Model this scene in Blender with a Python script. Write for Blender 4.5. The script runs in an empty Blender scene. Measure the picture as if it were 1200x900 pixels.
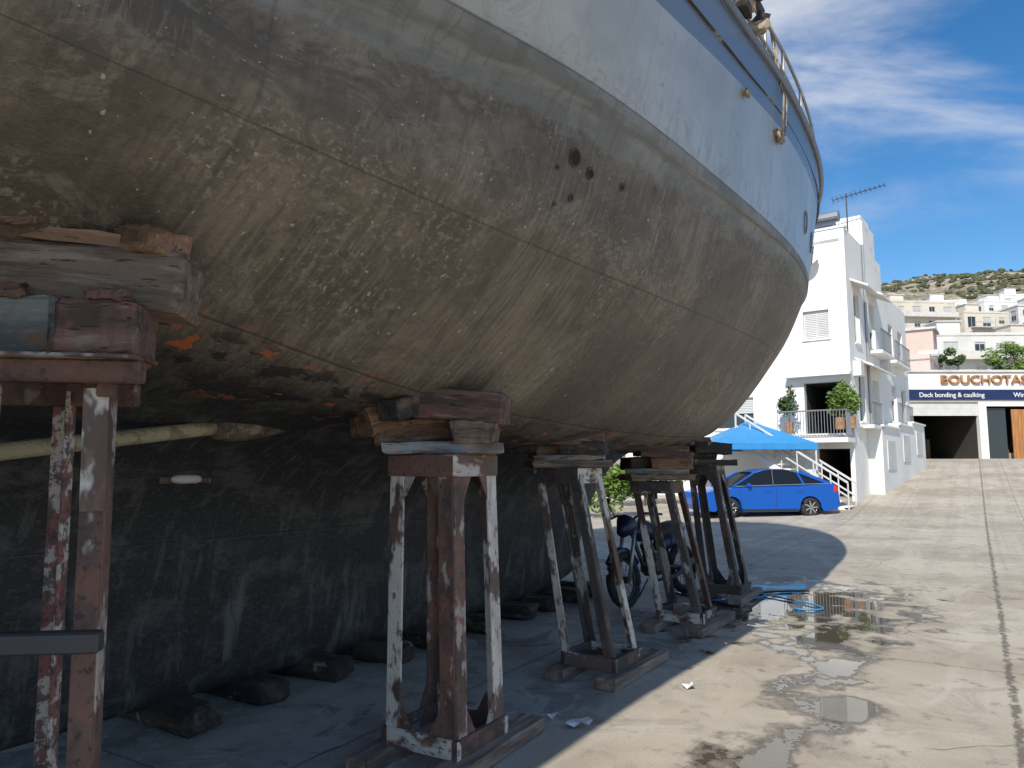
import bpy, math, random
from mathutils import Vector, Matrix, noise as mnoise
from mathutils.bvhtree import BVHTree
random.seed(7)
R=random.random
def U(a,b): return a+(b-a)*random.random()
scene=bpy.context.scene
D=Vector((.53,.848,0)).normalized(); Nn=Vector((D.y,-D.x,0)); UPZ=Vector((0,0,1))
CT=-4.6
def W(s,t,z=0.0): return D*s+Nn*t+UPZ*z
# ---------------------------------------------------------------- helpers
def link(o,parent=None):
    scene.collection.objects.link(o)
    if parent is not None:
        o.parent=parent; o.matrix_parent_inverse=Matrix.Translation(-Vector(parent.location))
    return o
def empty(name,loc):
    e=bpy.data.objects.new(name,None); e.location=loc; e.empty_display_size=.2
    scene.collection.objects.link(e); return e
def mesh(name,v,f,mat,parent=None,smooth=False,M=None,mats=None,mi=None):
    me=bpy.data.meshes.new(name); me.from_pydata([tuple(x) for x in v],[],f); me.update()
    for m in (mats or [mat]): me.materials.append(m)
    if mi:
        for p,i in zip(me.polygons,mi): p.material_index=i
    if smooth:
        for p in me.polygons: p.use_smooth=True
    o=bpy.data.objects.new(name,me)
    if M is not None: o.matrix_world=M
    return link(o,parent)
class Acc:
    def __init__(s): s.v=[]; s.f=[]
    def quad(s,*p):
        n=len(s.v); s.v+= [Vector(q) for q in p]; s.f.append(tuple(range(n,n+len(p))))
    def pbox(s,o,a,b,c):
        o=Vector(o); n=len(s.v)
        s.v+=[o,o+a,o+a+b,o+b,o+c,o+a+c,o+a+b+c,o+b+c]
        s.f+=[(n,n+3,n+2,n+1),(n+4,n+5,n+6,n+7),(n,n+1,n+5,n+4),(n+1,n+2,n+6,n+5),(n+2,n+3,n+7,n+6),(n+3,n,n+4,n+7)]
    def rod(s,p,q,r,n=6):
        p=Vector(p);q=Vector(q);d=(q-p).normalized(); a=d.orthogonal().normalized(); b=d.cross(a); k=len(s.v)
        for c in (p,q):
            for i in range(n):
                an=2*math.pi*i/n; s.v.append(c+a*math.cos(an)*r+b*math.sin(an)*r)
        for i in range(n): s.f.append((k+i,k+(i+1)%n,k+n+(i+1)%n,k+n+i))
        s.f.append(tuple(k+n-1-i for i in range(n))); s.f.append(tuple(k+n+i for i in range(n)))
    def out(s,name,mat,parent=None,smooth=False):
        if s.f: return mesh(name,s.v,s.f,mat,parent,smooth)
def frame_M(p1,p2,up=UPZ):
    x=(p2-p1).normalized(); y=up.cross(x)
    if y.length<1e-4: y=Vector((0,1,0)).cross(x)
    y.normalize(); z=x.cross(y); M=Matrix((x,y,z)).transposed().to_4x4(); M.translation=(p1+p2)/2; return M
def beam(name,p1,p2,a,b,mat,parent=None,up=UPZ,jit=0.0,seg=1,ch=.12,twist=0):
    """chamfered bar from p1 to p2, a = width (local y), b = height (local z)"""
    p1=Vector(p1);p2=Vector(p2); L=(p2-p1).length; M=frame_M(p1,p2,up)
    c=min(a,b)*ch; A=a/2;B=b/2
    prof=[(-A+c,-B),(A-c,-B),(A,-B+c),(A,B-c),(A-c,B),(-A+c,B),(-A,B-c),(-A,-B+c)]
    v=[];f=[]
    xs=[-L/2,-L/2+c]+[-L/2+L*i/seg for i in range(1,seg)]+[L/2-c,L/2]
    sh=[1-c*1.6/max(a,b)]+[1]*(len(xs)-2)+[1-c*1.6/max(a,b)]
    e1=[U(-jit,jit)*3 for _ in prof]; e2=[U(-jit,jit)*3 for _ in prof]
    for ii,(x,k) in enumerate(zip(xs,sh)):
        for jj,(y,z) in enumerate(prof):
            ex=e1[jj] if ii<2 else (e2[jj] if ii>=len(xs)-2 else 0)
            v.append((x+ex+U(-jit,jit)*.5,y*k+U(-jit,jit),z*k+U(-jit,jit)))
    n=8
    for i in range(len(xs)-1):
        for j in range(n):
            f.append((i*n+j,i*n+(j+1)%n,(i+1)*n+(j+1)%n,(i+1)*n+j))
    f.append(tuple(range(n-1,-1,-1))); f.append(tuple((len(xs)-1)*n+j for j in range(n)))
    f=[tuple(reversed(q)) for q in f]
    return mesh(name,v,f,mat,parent,M=M)
def block(name,c,size,yaw,mat,parent,jit=.005,seg=4,tilt=0,ch=.07):
    c=Vector(c); d=Vector((math.cos(yaw)*math.cos(tilt),math.sin(yaw)*math.cos(tilt),math.sin(tilt)))*size[0]/2
    return beam(name,c-d,c+d,size[1],size[2],mat,parent,jit=jit,seg=seg,ch=ch)
def tube(name,pts,r,mat,parent=None,n=8,closed=False,radii=None):
    v=[];f=[]; pts=[Vector(p) for p in pts]; m=len(pts)
    for i,p in enumerate(pts):
        if closed: d=(pts[(i+1)%m]-pts[i-1])
        else: d=(pts[min(i+1,m-1)]-pts[max(i-1,0)])
        d.normalize(); a=(UPZ.cross(d) if abs(d.z)<.95 else Vector((1,0,0)).cross(d)).normalized(); b=d.cross(a)
        rr=radii[i] if radii else r
        for j in range(n):
            an=2*math.pi*j/n; v.append(p+a*math.cos(an)*rr+b*math.sin(an)*rr)
    for i in range(m if closed else m-1):
        for j in range(n):
            k=(i+1)%m; f.append((i*n+j,i*n+(j+1)%n,k*n+(j+1)%n,k*n+j))
    if not closed:
        f.append(tuple(range(n-1,-1,-1))); f.append(tuple((m-1)*n+j for j in range(n)))
    return mesh(name,v,f,mat,parent,smooth=True)
# ---------------------------------------------------------------- materials
class NT:
    def __init__(s,tree): s.t=tree; s.n=tree.nodes; s.l=tree.links
    def a(s,typ,**kw):
        nd=s.n.new(typ)
        for k,v in kw.items(): setattr(nd,k,v)
        return nd
    def set(s,nd,i,val):
        if isinstance(val,bpy.types.NodeSocket): s.l.new(val,nd.inputs[i])
        else: nd.inputs[i].default_value=val
    def math(s,op,a,b=0.0,c=None,clamp=False):
        nd=s.a('ShaderNodeMath',operation=op,use_clamp=clamp); s.set(nd,0,a); s.set(nd,1,b)
        if c is not None: s.set(nd,2,c)
        return nd.outputs[0]
    def smooth(s,x,lo,hi):
        nd=s.a('ShaderNodeMapRange',interpolation_type='SMOOTHSTEP'); s.set(nd,0,x); nd.inputs[1].default_value=lo; nd.inputs[2].default_value=hi
        if lo>hi:
            nd.inputs[1].default_value=hi; nd.inputs[2].default_value=lo; nd.inputs[3].default_value=1; nd.inputs[4].default_value=0
        return nd.outputs[0]
    def mix(s,f,a,b):
        nd=s.a('ShaderNodeMix',data_type='RGBA'); s.set(nd,0,f); s.set(nd,6,a); s.set(nd,7,b); return nd.outputs[2]
    def mapping(s,vec,scale=(1,1,1),loc=(0,0,0),rot=(0,0,0)):
        nd=s.a('ShaderNodeMapping'); s.l.new(vec,nd.inputs[0]); nd.inputs['Location'].default_value=loc; nd.inputs['Rotation'].default_value=rot; nd.inputs['Scale'].default_value=scale
        return nd.outputs[0]
    def noise(s,vec,scale,detail=4,rough=.6,dist=0,dim='3D'):
        nd=s.a('ShaderNodeTexNoise'); nd.noise_dimensions=dim; s.l.new(vec,nd.inputs['Vector']); nd.inputs['Scale'].default_value=scale; nd.inputs['Detail'].default_value=detail; nd.inputs['Roughness'].default_value=rough; nd.inputs['Distortion'].default_value=dist
        return nd.outputs[0]
def c4(c): return (c[0],c[1],c[2],1)
def newmat(name):
    m=bpy.data.materials.new(name); m.use_nodes=True; t=NT(m.node_tree); b=t.n['Principled BSDF']; return m,t,b
def layered(name,base,layers=(),rough=.7,metal=0,bump=0,bscale=20,coord='Object',spec=.5,bstretch=(1,1,1),offs=None):
    """layers: (colour, scale, lo, hi, amount, stretch)"""
    m,t,b=newmat(name)
    b.inputs['Metallic'].default_value=metal; b.inputs['Specular IOR Level'].default_value=spec; b.inputs['Roughness'].default_value=rough
    if not layers and not bump:
        b.inputs['Base Color'].default_value=c4(base)
        if rough>.15:
            vec=t.a('ShaderNodeTexCoord').outputs['Object']; n=t.noise(vec,6,2); mr=t.a('ShaderNodeMapRange'); t.l.new(n,mr.inputs[0]); mr.inputs[3].default_value=rough-.1; mr.inputs[4].default_value=min(1,rough+.1); t.l.new(mr.outputs[0],b.inputs['Roughness'])
        return m
    if coord=='Pos': vec=t.a('ShaderNodeNewGeometry').outputs['Position']
    else: vec=t.a('ShaderNodeTexCoord').outputs[coord]
    if coord=='Object':
        oi=t.a('ShaderNodeObjectInfo'); va=t.a('ShaderNodeVectorMath',operation='ADD'); t.l.new(vec,va.inputs[0])
        cm=t.a('ShaderNodeCombineXYZ'); rr=t.math('MULTIPLY',oi.outputs['Random'],37.0)
        for i in range(3): t.l.new(rr,cm.inputs[i])
        t.l.new(cm.outputs[0],va.inputs[1]); vec=va.outputs[0]
    col=c4(base); 
    for i,L in enumerate(layers):
        c,sc,lo,hi,amt=L[:5]; st=L[5] if len(L)>5 else (1,1,1)
        n=t.noise(t.mapping(vec,scale=st,loc=(i*7.3,i*3.1,i*5.7)),sc,4,.65)
        f=t.math('MULTIPLY',t.smooth(n,lo,hi),amt)
        col=t.mix(f,col,c4(c))
    t.set(b,'Base Color',col)
    if bump:
        nb=t.noise(t.mapping(vec,scale=bstretch),bscale,4,.7); bp=t.a('ShaderNodeBump'); bp.inputs['Strength'].default_value=bump; bp.inputs['Distance'].default_value=.02
        t.l.new(nb,bp.inputs['Height']); t.l.new(bp.outputs[0],b.inputs['Normal'])
        t.l.new(t.math('MULTIPLY_ADD',nb,.3,rough-.15,clamp=True),b.inputs['Roughness'])
    return m
def flat(name,c,rough=.5,metal=0): return layered(name,c,[(tuple(x*.75 for x in c),3,.4,.7,.5)],rough,metal)
M={}
M['rustwhite']=layered('worn_white_steel',(.14,.085,.065),[((.06,.04,.034),5,.4,.6,.9,(.6,1,1)),((.24,.10,.06),9,.5,.62,.6),((.64,.60,.54),3.0,.47,.53,.92,(.5,1,1)),((.08,.045,.035),22,.54,.63,.85,(.5,1,1))],.75,0,.35,40)
M['whitesteel']=layered('white_painted_steel',(.66,.62,.56),[((.45,.40,.35),5,.4,.6,.8,(.6,1,1)),((.10,.055,.045),4,.50,.56,.92,(.5,1,1)),((.2,.12,.09),25,.54,.63,.8,(.5,1,1))],.75,0,.35,40)
M['rustbrown']=layered('worn_brown_steel',(.165,.095,.074),[((.075,.05,.042),4,.4,.6,.9,(.6,1,1)),((.24,.105,.07),8,.5,.65,.6),((.45,.41,.37),3.5,.56,.61,.75,(.5,1,1)),((.05,.038,.034),25,.56,.64,.8)],.72,0,.4,40)
M['steeldark']=layered('worn_dark_steel',(.085,.072,.066),[((.04,.035,.033),4,.4,.6,.9,(.6,1,1)),((.18,.095,.065),8,.50,.66,.6),((.48,.46,.42),3.5,.56,.62,.75,(.5,1,1)),((.04,.036,.035),25,.56,.66,.7)],.68,0,.3,40)
M['redwhite']=layered('worn_red_steel',(.55,.49,.43),[((.24,.07,.06),9,.46,.52,.9),((.12,.075,.065),15,.51,.58,.9),((.08,.055,.05),40,.54,.62,.8)],.7,0,.35,40)
M['rustred']=layered('rusty_beam',(.15,.082,.062),[((.08,.05,.044),6,.4,.6,.9),((.24,.11,.07),12,.5,.65,.5),((.3,.26,.24),5,.60,.66,.6),((.05,.04,.036),25,.56,.64,.8)],.8,0,.45,40)
WS=(.12,1,1)
M['woodgrey']=layered('weathered_timber',(.20,.145,.105),[((.09,.062,.046),14,.42,.62,.9,WS),((.33,.26,.20),24,.5,.7,.7,WS),((.03,.025,.02),60,.58,.66,.95,WS)],.85,0,.9,30,bstretch=WS)
M['woodbrown']=layered('brown_timber',(.24,.135,.08),[((.10,.055,.036),14,.42,.62,.9,WS),((.38,.25,.155),24,.52,.7,.7,WS),((.03,.022,.02),60,.58,.66,.95,WS)],.85,0,.9,30,bstretch=WS)
M['wooddark']=layered('tarred_timber',(.07,.053,.044),[((.028,.024,.022),8,.4,.6,.9,WS),((.20,.125,.085),10,.55,.66,.7,(.4,1,1)),((.42,.37,.32),5,.62,.67,.6)],.8,0,.8,30,bstretch=WS)
M['woodred']=layered('red_stained_timber',(.16,.092,.075),[((.07,.045,.038),10,.4,.6,.9,WS),((.26,.095,.07),5,.54,.66,.6),((.30,.23,.19),24,.54,.7,.7,WS),((.03,.022,.02),60,.58,.66,.95,WS)],.85,0,.9,30,bstretch=WS)
M['woodteal']=layered('painted_timber',(.20,.20,.17),[((.08,.09,.09),8,.42,.6,.9,WS),((.34,.32,.28),18,.52,.7,.7,WS),((.20,.11,.06),5,.52,.60,.8)],.85,0,.9,30,bstretch=WS)
M['woodwhite']=layered('whitened_timber',(.34,.32,.30),[((.13,.1,.085),8,.45,.6,.9,WS),((.22,.3,.36),5,.56,.62,.6),((.05,.04,.04),40,.58,.66,.8,WS)],.85,0,.8,30,bstretch=WS)
M['plank']=layered('floor_plank',(.28,.21,.165),[((.13,.09,.07),10,.42,.62,.9,WS),((.44,.36,.29),20,.55,.7,.7,WS)],.85,0,.8,24,bstretch=WS)
M['white']=layered('white_render',(.78,.77,.74),[((.62,.60,.56),.5,.45,.7,.5),((.5,.48,.44),2.5,.60,.8,.4,(1,1,.25))],.85,0,.15,30,coord='Pos')
M['cream']=layered('cream_render',(.62,.57,.48),[((.45,.40,.33),.3,.45,.7,.5)],.85,coord='Pos')
M['grey']=layered('grey_render',(.62,.61,.58),[((.45,.43,.4),.3,.45,.7,.5)],.85,coord='Pos')
M['pink']=layered('pink_render',(.62,.48,.42),[((.5,.38,.33),.3,.45,.7,.5)],.85,coord='Pos')
M['slab']=layered('concrete_slab',(.60,.58,.54),[((.38,.36,.33),1,.45,.7,.5)],.85,coord='Pos')
M['glass']=layered('window_glass',(.03,.04,.05),[],.12,0)
M['shutter']=layered('shutter_slats',(.62,.62,.60),[((.45,.45,.43),2,.4,.7,.5)],.5,coord='Pos')
M['frame']=flat('window_frame',(.6,.6,.58),.4)
M['dark']=flat('dark_interior',(.05,.046,.042),.9)
M['navy']=flat('navy_sign_board',(.012,.022,.09),.4)
M['signtext']=flat('sign_lettering',(.7,.7,.7),.5)
M['letters']=layered('wooden_letters',(.42,.21,.08),[((.22,.1,.04),6,.4,.6,.7)],.6)
M['orange']=layered('orange_wood_door',(.42,.19,.06),[((.28,.12,.04),9,.4,.6,.8,(1,1,.1))],.6)
M['metal']=flat('galvanised_metal',(.35,.36,.37),.4,.7)
M['iron']=flat('dark_iron',(.06,.06,.065),.5,.3)
M['rubber']=flat('rubber',(.022,.022,.023),.8)
M['canopy']=layered('blue_canopy_fabric',(.03,.25,.55),[((.02,.18,.42),1.5,.4,.7,.6)],.6,coord='Pos')
M['carblue']=layered('blue_car_paint',(.008,.11,.50),[],.2,.35)
M['carglass']=layered('car_glass',(.012,.014,.016),[],.06)
M['tail']=layered('tail_lamp_red',(.5,.015,.01),[],.2)
M['chrome']=flat('alloy',(.55,.55,.56),.25,.9)
M['blackplastic']=flat('black_plastic',(.02,.02,.022),.45)
M['leaf']=layered('leaves',(.06,.11,.025),[((.03,.06,.015),.9,.4,.6,.8),((.12,.17,.04),2.5,.5,.65,.6)],.6,coord='Pos')
M['leafbright']=layered('bright_leaves',(.13,.21,.03),[((.06,.11,.02),.9,.4,.6,.7),((.2,.27,.05),2.5,.5,.65,.6)],.6,coord='Pos')
M['bark']=layered('bark',(.12,.09,.06),[((.05,.04,.03),8,.4,.6,.8,(1,1,.2))],.9,0,.5,20)
M['scrub']=layered('scrub_leaves',(.06,.075,.035),[((.11,.11,.055),.3,.4,.6,.8)],.9,coord='Pos')
M['hill']=layered('dry_hillside',(.31,.25,.17),[((.14,.13,.07),.05,.42,.56,.7),((.46,.41,.33),.03,.50,.62,.8),((.08,.085,.04),.22,.50,.58,.75),((.48,.44,.38),.35,.56,.62,.85)],.95,0,.0,1,coord='Pos')
M['pipe']=layered('encrusted_shaft',(.42,.355,.22),[((.20,.14,.085),12,.46,.62,.8,(.5,1,1)),((.52,.47,.36),30,.55,.7,.6)],.8,0,.6,50)
M['bossing']=layered('rusty_bossing',(.16,.125,.085),[((.07,.055,.045),8,.42,.6,.9),((.34,.28,.19),18,.54,.66,.7)],.8,0,.6,50)
M['zinc']=layered('zinc_anode',(.6,.58,.52),[((.3,.26,.2),9,.5,.62,.7)],.7,0,.4,30)
M['hole']=flat('dark_opening',(.012,.011,.01),.8)
M['rope']=layered('old_rope',(.36,.29,.20),[((.16,.12,.08),14,.45,.6,.8)],.9)
M['hose']=flat('blue_hose',(.02,.25,.55),.4)
M['paper']=flat('crumpled_paper',(.7,.7,.68),.8)
M['bikeblue']=flat('dark_blue_plastic',(.012,.025,.075),.3)
M['seat']=flat('vinyl',(.02,.02,.02),.6)
M['solar']=flat('solar_panel',(.03,.04,.07),.15)
# ---------------------------------------------------------------- hull material
def hull_material():
    m,t,b=newmat('hull_paint')
    uv=t.a('ShaderNodeTexCoord').outputs['UV']; sep=t.a('ShaderNodeSeparateXYZ'); t.l.new(uv,sep.inputs[0]); u=sep.outputs[0]; v=sep.outputs[1]
    def nz(sc,st,loc=0,det=4,ro=.65,dist=0,rot=0): return t.noise(t.mapping(uv,scale=st,loc=(loc,loc*.7,loc*1.3),rot=(0,0,rot)),sc,det,ro,dist,'2D')
    big=nz(.8,(1,1,1),1,8,.74); mid=nz(3.5,(1.6,.9,1),11,6,.75,1.0); fine=nz(30,(1,.8,1),6,4,.7)
    wob=t.math('MULTIPLY_ADD',mid,.5,-.25)
    col=t.mix(t.smooth(big,.36,.66),c4((.105,.083,.062)),c4((.225,.184,.138)))
    streak=nz(1.0,(11,.9,1),2,5,.72,.5)
    col=t.mix(t.math('MULTIPLY',t.smooth(streak,.46,.64),.42),col,c4((.078,.063,.05)))
    # blotchy stains and worn paint
    col=t.mix(t.math('MULTIPLY',t.smooth(nz(1.5,(1,.9,1),91,8,.78,.6),.51,.60),.5),col,c4((.082,.066,.051)))
    col=t.mix(t.math('MULTIPLY',t.smooth(nz(2.1,(1,.9,1),93,8,.8,.4),.55,.63),.42),col,c4((.29,.248,.19)))
    # sanding swirls
    sw=t.a('ShaderNodeTexWave',wave_type='RINGS',rings_direction='Z',wave_profile='SIN'); t.l.new(t.mapping(uv,scale=(1,.8,1),loc=(-4.1,-4.3,0)),sw.inputs['Vector']); sw.inputs['Scale'].default_value=6.5; sw.inputs['Distortion'].default_value=7; sw.inputs['Detail'].default_value=3; sw.inputs['Detail Scale'].default_value=.8
    col=t.mix(t.math('MULTIPLY',t.math('MULTIPLY',t.smooth(sw.outputs['Fac'],.6,.9),t.smooth(nz(.9,(1,1,1),97,3),.50,.60)),.38),col,c4((.085,.07,.055)))
    # fine combing in places only
    comb=t.smooth(nz(.7,(1,1,1),99,2),.42,.58)
    col=t.mix(t.math('MULTIPLY',t.math('MULTIPLY',t.smooth(nz(1.0,(44,1.6,1),3,4,.7,.6,.05),.50,.64),comb),.34),col,c4((.31,.268,.21)))
    col=t.mix(t.math('MULTIPLY',t.math('MULTIPLY',t.smooth(fine,.54,.64),t.smooth(nz(1.1,(1,1,1),9,3),.50,.62)),.5),col,c4((.34,.305,.25)))
    col=t.mix(t.math('MULTIPLY',t.smooth(mid,.57,.62),.4),col,c4((.07,.058,.048)))
    col=t.mix(t.math('MULTIPLY',t.smooth(nz(24,(1,.8,1),71,2,.5),.76,.78),.7),col,c4((.5,.47,.41)))
    vr=t.a('ShaderNodeTexVoronoi',feature='F1',distance='CHEBYCHEV',voronoi_dimensions='2D'); t.l.new(t.mapping(uv,scale=(.7,.8,1),rot=(0,0,.25)),vr.inputs['Vector']); vr.inputs['Scale'].default_value=1.3
    sc=t.a('ShaderNodeSeparateColor'); t.l.new(vr.outputs['Color'],sc.inputs[0])
    col=t.mix(t.math('MULTIPLY',t.smooth(sc.outputs[0],.62,.66),.45),col,c4((.082,.069,.054)))
    # keel side: dark
    dz=t.smooth(t.math('ADD',v,wob),5.05,4.45)
    dk=t.mix(t.smooth(nz(2.2,(1,1,1),14,7,.75),.48,.66),c4((.030,.029,.028)),c4((.082,.078,.072)))
    dk=t.mix(t.math('MULTIPLY',t.smooth(nz(1.0,(9,1.2,1),15,4),.55,.68),.42),dk,c4((.14,.13,.12)))
    dk=t.mix(t.math('MULTIPLY',t.smooth(fine,.58,.66),.35),dk,c4((.15,.14,.13)))
    dk=t.mix(t.math('MULTIPLY',t.math('MULTIPLY',t.smooth(nz(1.0,(4,.7,1),81,4,.6),.56,.7),t.smooth(v,2.6,1.6)),.5),dk,c4((.20,.20,.195)))
    col=t.mix(dz,col,dk)
    near=t.smooth(t.math('ABSOLUTE',t.math('SUBTRACT',v,4.72)),.45,.1)
    n5=nz(5,(1,1,1),21,3)
    col=t.mix(t.math('MULTIPLY',t.math('MULTIPLY',t.smooth(nz(4,(1,1.4,1),23,6),.52,.6),near),.85),col,c4((.022,.02,.019)))
    col=t.mix(t.math('MULTIPLY',t.math('MULTIPLY',t.smooth(n5,.635,.65),near),.95),col,c4((.46,.13,.05)))
    # topside
    w2=t.math('MULTIPLY_ADD',nz(6,(1,1,1),31),.45,-.22)
    band=t.smooth(t.math('ADD',v,w2),6.80,7.02)
    bc=t.mix(t.smooth(nz(1.5,(1,1,1),33,6),.4,.65),c4((.175,.175,.165)),c4((.26,.26,.245)))
    bc=t.mix(t.math('MULTIPLY',t.smooth(streak,.5,.66),.45),bc,c4((.12,.112,.097)))
    col=t.mix(band,col,bc)
    top=t.smooth(v,7.985,8.0)
    tc=t.mix(t.smooth(nz(.9,(1,1,1),41,5),.35,.7),c4((.36,.367,.365)),c4((.46,.467,.46)))
    tc=t.mix(t.math('MULTIPLY',t.smooth(nz(1,(10,.8,1),43),.52,.7),.4),tc,c4((.28,.28,.27)))
    tc=t.mix(t.math('MULTIPLY',t.smooth(nz(3,(1,1.5,1),44,5,.7),.68,.70),.7),tc,c4((.30,.27,.23)))
    tc=t.mix(t.math('MULTIPLY',t.math('MULTIPLY',t.smooth(v,8.5,8.05),t.smooth(mid,.48,.62)),.5),tc,c4((.24,.225,.20)))
    tc=t.mix(t.smooth(v,8.93,8.95),tc,c4((.16,.20,.27)))
    col=t.mix(top,col,tc)
    def line(x,c,w): return t.smooth(t.math('ABSOLUTE',t.math('SUBTRACT',x,c)),w,w*.3)
    s1=line(v,5.02,.014); s2=line(v,6.0,.009); s3=line(v,7.99,.02); s5=line(v,2.5,.012)
    s4=t.math('MULTIPLY',t.smooth(t.math('ABSOLUTE',t.math('SUBTRACT',t.math('PINGPONG',t.math('ADD',u,.7),2.3),2.3)),.012,.004),.6)
    sm=t.math('MAXIMUM',t.math('MAXIMUM',t.math('MAXIMUM',s1,s2),t.math('MAXIMUM',s3,s4)),s5)
    col=t.mix(t.math('MULTIPLY',sm,.5),col,c4((.05,.045,.04)))
    t.set(b,'Base Color',col)
    rg=t.a('ShaderNodeMapRange'); t.l.new(top,rg.inputs[0]); rg.inputs[3].default_value=.55; rg.inputs[4].default_value=.29
    t.l.new(t.math('MULTIPLY_ADD',mid,.25,t.math('SUBTRACT',rg.outputs[0],.1)),b.inputs['Roughness'])
    h=t.math('ADD',t.math('MULTIPLY',nz(25,(1,.9,1),61,4,.7),t.math('SUBTRACT',1.05,top)),t.math('MULTIPLY',nz(.9,(1,1,1),62,1),.3))
    h=t.math('SUBTRACT',h,t.math('MULTIPLY',sm,.5))
    bp=t.a('ShaderNodeBump'); bp.inputs['Strength'].default_value=.38; bp.inputs['Distance'].default_value=.02
    t.l.new(h,bp.inputs['Height']); t.l.new(bp.outputs[0],b.inputs['Normal'])
    return m
# ---------------------------------------------------------------- hull geometry
ST=[-10,-4,0,1.5,3.2,5,7]
Y=[[0]*7,[.2]*7,[.3]*7,[.5]*7,[1.0]*7,
 [1.7,1.7,1.75,1.8,1.95,2.05,2.1],[2.3,2.3,2.35,2.5,2.74,2.85,2.88],[2.5,2.45,2.45,2.62,3.0,3.12,3.2],
 [2.6,2.55,2.58,2.8,3.1,3.2,3.24],[3.1,3.1,3.1,3.2,3.28,3.32,3.32],[3.2,3.2,3.2,3.28,3.34,3.36,3.34]]
Z=[[.15]*7,[.15]*7,[.8]*7,[1.5,1.5,1.47,1.45,1.42,1.4,1.4],[2.2,2.1,1.95,1.9,1.78,1.70,1.68],
 [2.6,2.5,2.35,2.28,2.0,1.88,1.86],[3.0,2.95,2.85,2.80,2.72,2.74,2.8],[3.25,3.2,3.15,3.2,3.32,3.42,3.52],
 [3.45,3.4,3.36,3.40,3.49,3.58,3.66],[4.0,4.0,4.0,4.0,4.07,4.35,4.62],[4.3,4.3,4.35,4.4,4.47,4.68,4.95]]
E=[(8.7,.25),(8.9,.3),(9.2,.95),(9.8,1.55),(10.8,2.05),(11.8,2.6),(12.4,3.3),(12.9,3.85),(13.1,4.05),(14.1,5.3),(14.6,5.8)]
FR=[.25,.5,.7,.85,.95,.99,1.0]
net=[]
for i in range(11):
    row=[(ST[j],Y[i][j],Z[i][j]) for j in range(7)]
    for f in FR:
        row.append((7+(E[i][0]-7)*f, Y[i][6]*math.sqrt(max(0,1-f*f)), Z[i][6]+(E[i][1]-Z[i][6])*f**1.7))
    net.append(row)
def cr(p0,p1,p2,p3,t):
    return tuple(.5*((2*b)+(-a+c)*t+(2*a-5*b+4*c-d)*t*t+(-a+3*b-3*c+d)*t**3) for a,b,c,d in zip(p0,p1,p2,p3))
def resample(P,n):
    out=[]
    m=len(P)
    for i in range(m-1):
        p0=P[i-1] if i>0 else tuple(2*a-b for a,b in zip(P[0],P[1])); p3=P[i+2] if i+2<m else tuple(2*a-b for a,b in zip(P[-1],P[-2]))
        for k in range(n): out.append(cr(p0,P[i],P[i+1],p3,k/n))
    out.append(P[-1]); return out
NU,NV=8,6
rows=[resample(r,NU) for r in net]
cols=[resample([rows[i][j] for i in range(11)],NV) for j in range(len(rows[0]))]
nu=len(cols); nv=len(cols[0])
ship=empty('ship',W(0,CT,0))
M['hull']=hull_material()
verts=[];faces=[];uvs=[]
for side in (1,-1):
    b0=len(verts)
    for c in cols:
        for k,(s,y,z) in enumerate(c):
            verts.append(W(s,CT+side*max(0,y),z)); uvs.append((s+(20 if side<0 else 0),k/NV))
    for j in range(nu-1):
        for k in range(nv-1):
            q=(b0+j*nv+k,b0+(j+1)*nv+k,b0+(j+1)*nv+k+1,b0+j*nv+k+1)
            faces.append(q if side>0 else tuple(reversed(q)))
b0=0; h2=nu*nv
for k in range(nv-1): faces.append((k,k+1,h2+k+1,h2+k))
hull=mesh('hull_plating',verts,faces,M['hull'],ship,smooth=True)
ul=hull.data.uv_layers.new(name='UVMap')
for lp in hull.data.loops: ul.data[lp.index].uv=uvs[lp.vertex_index]
bvh=BVHTree.FromPolygons(verts,faces)
dv=[];df=[]
for j,c in enumerate(cols):
    s,y,z=c[-1]; dv+= [W(s,CT+y-.01,z-.25),W(s,CT-y+.01,z-.25)]
    if j: df.append((2*j-2,2*j-1,2*j+1,2*j))
mesh('deck',dv,df,M['steeldark'],ship)
def on_hull(s,z):
    o=W(s,2,z); r=bvh.ray_cast(o,-Nn); return (r[0],r[1] if r[1].dot(Nn)>0 else -r[1])
M['hullgrey']=flat('capping_paint',(.16,.19,.24),.4)
gp=[W(c[-1][0],CT+c[-1][1],c[-1][2]) for c in cols]; 
tube('gunwale_capping',[p+Nn*.02+UPZ*.02 for p in gp[16:-1]],.03,M['hullgrey'],ship,n=6)
gp2=[W(c[-1][0],CT-c[-1][1],c[-1][2]) for c in cols]
tube('gunwale_capping_port',[p-Nn*.02+UPZ*.02 for p in gp2[16:-1]],.03,M['hullgrey'],ship,n=6)
M['rail']=flat('rail_steel',(.36,.33,.28),.45,.4)
ra=Acc()
for G,sg in ((gp,-1),(gp2,1)):
    sub=G[20:-2]
    for h in (.24,.46):
        tube('rail_bar',[p+UPZ*h+Nn*sg*.04 for p in sub],.016,M['rail'],ship,n=6)
    acc=0; last=sub[0]
    for p in sub:
        acc+=(p-last).length; last=p
        if acc>.75 or p is sub[0]:
            ra.rod(p+Nn*sg*.04,p+UPZ*.47+Nn*sg*.04,.015); acc=0
ra.out('rail_stanchions',M['rail'],ship)
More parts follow.
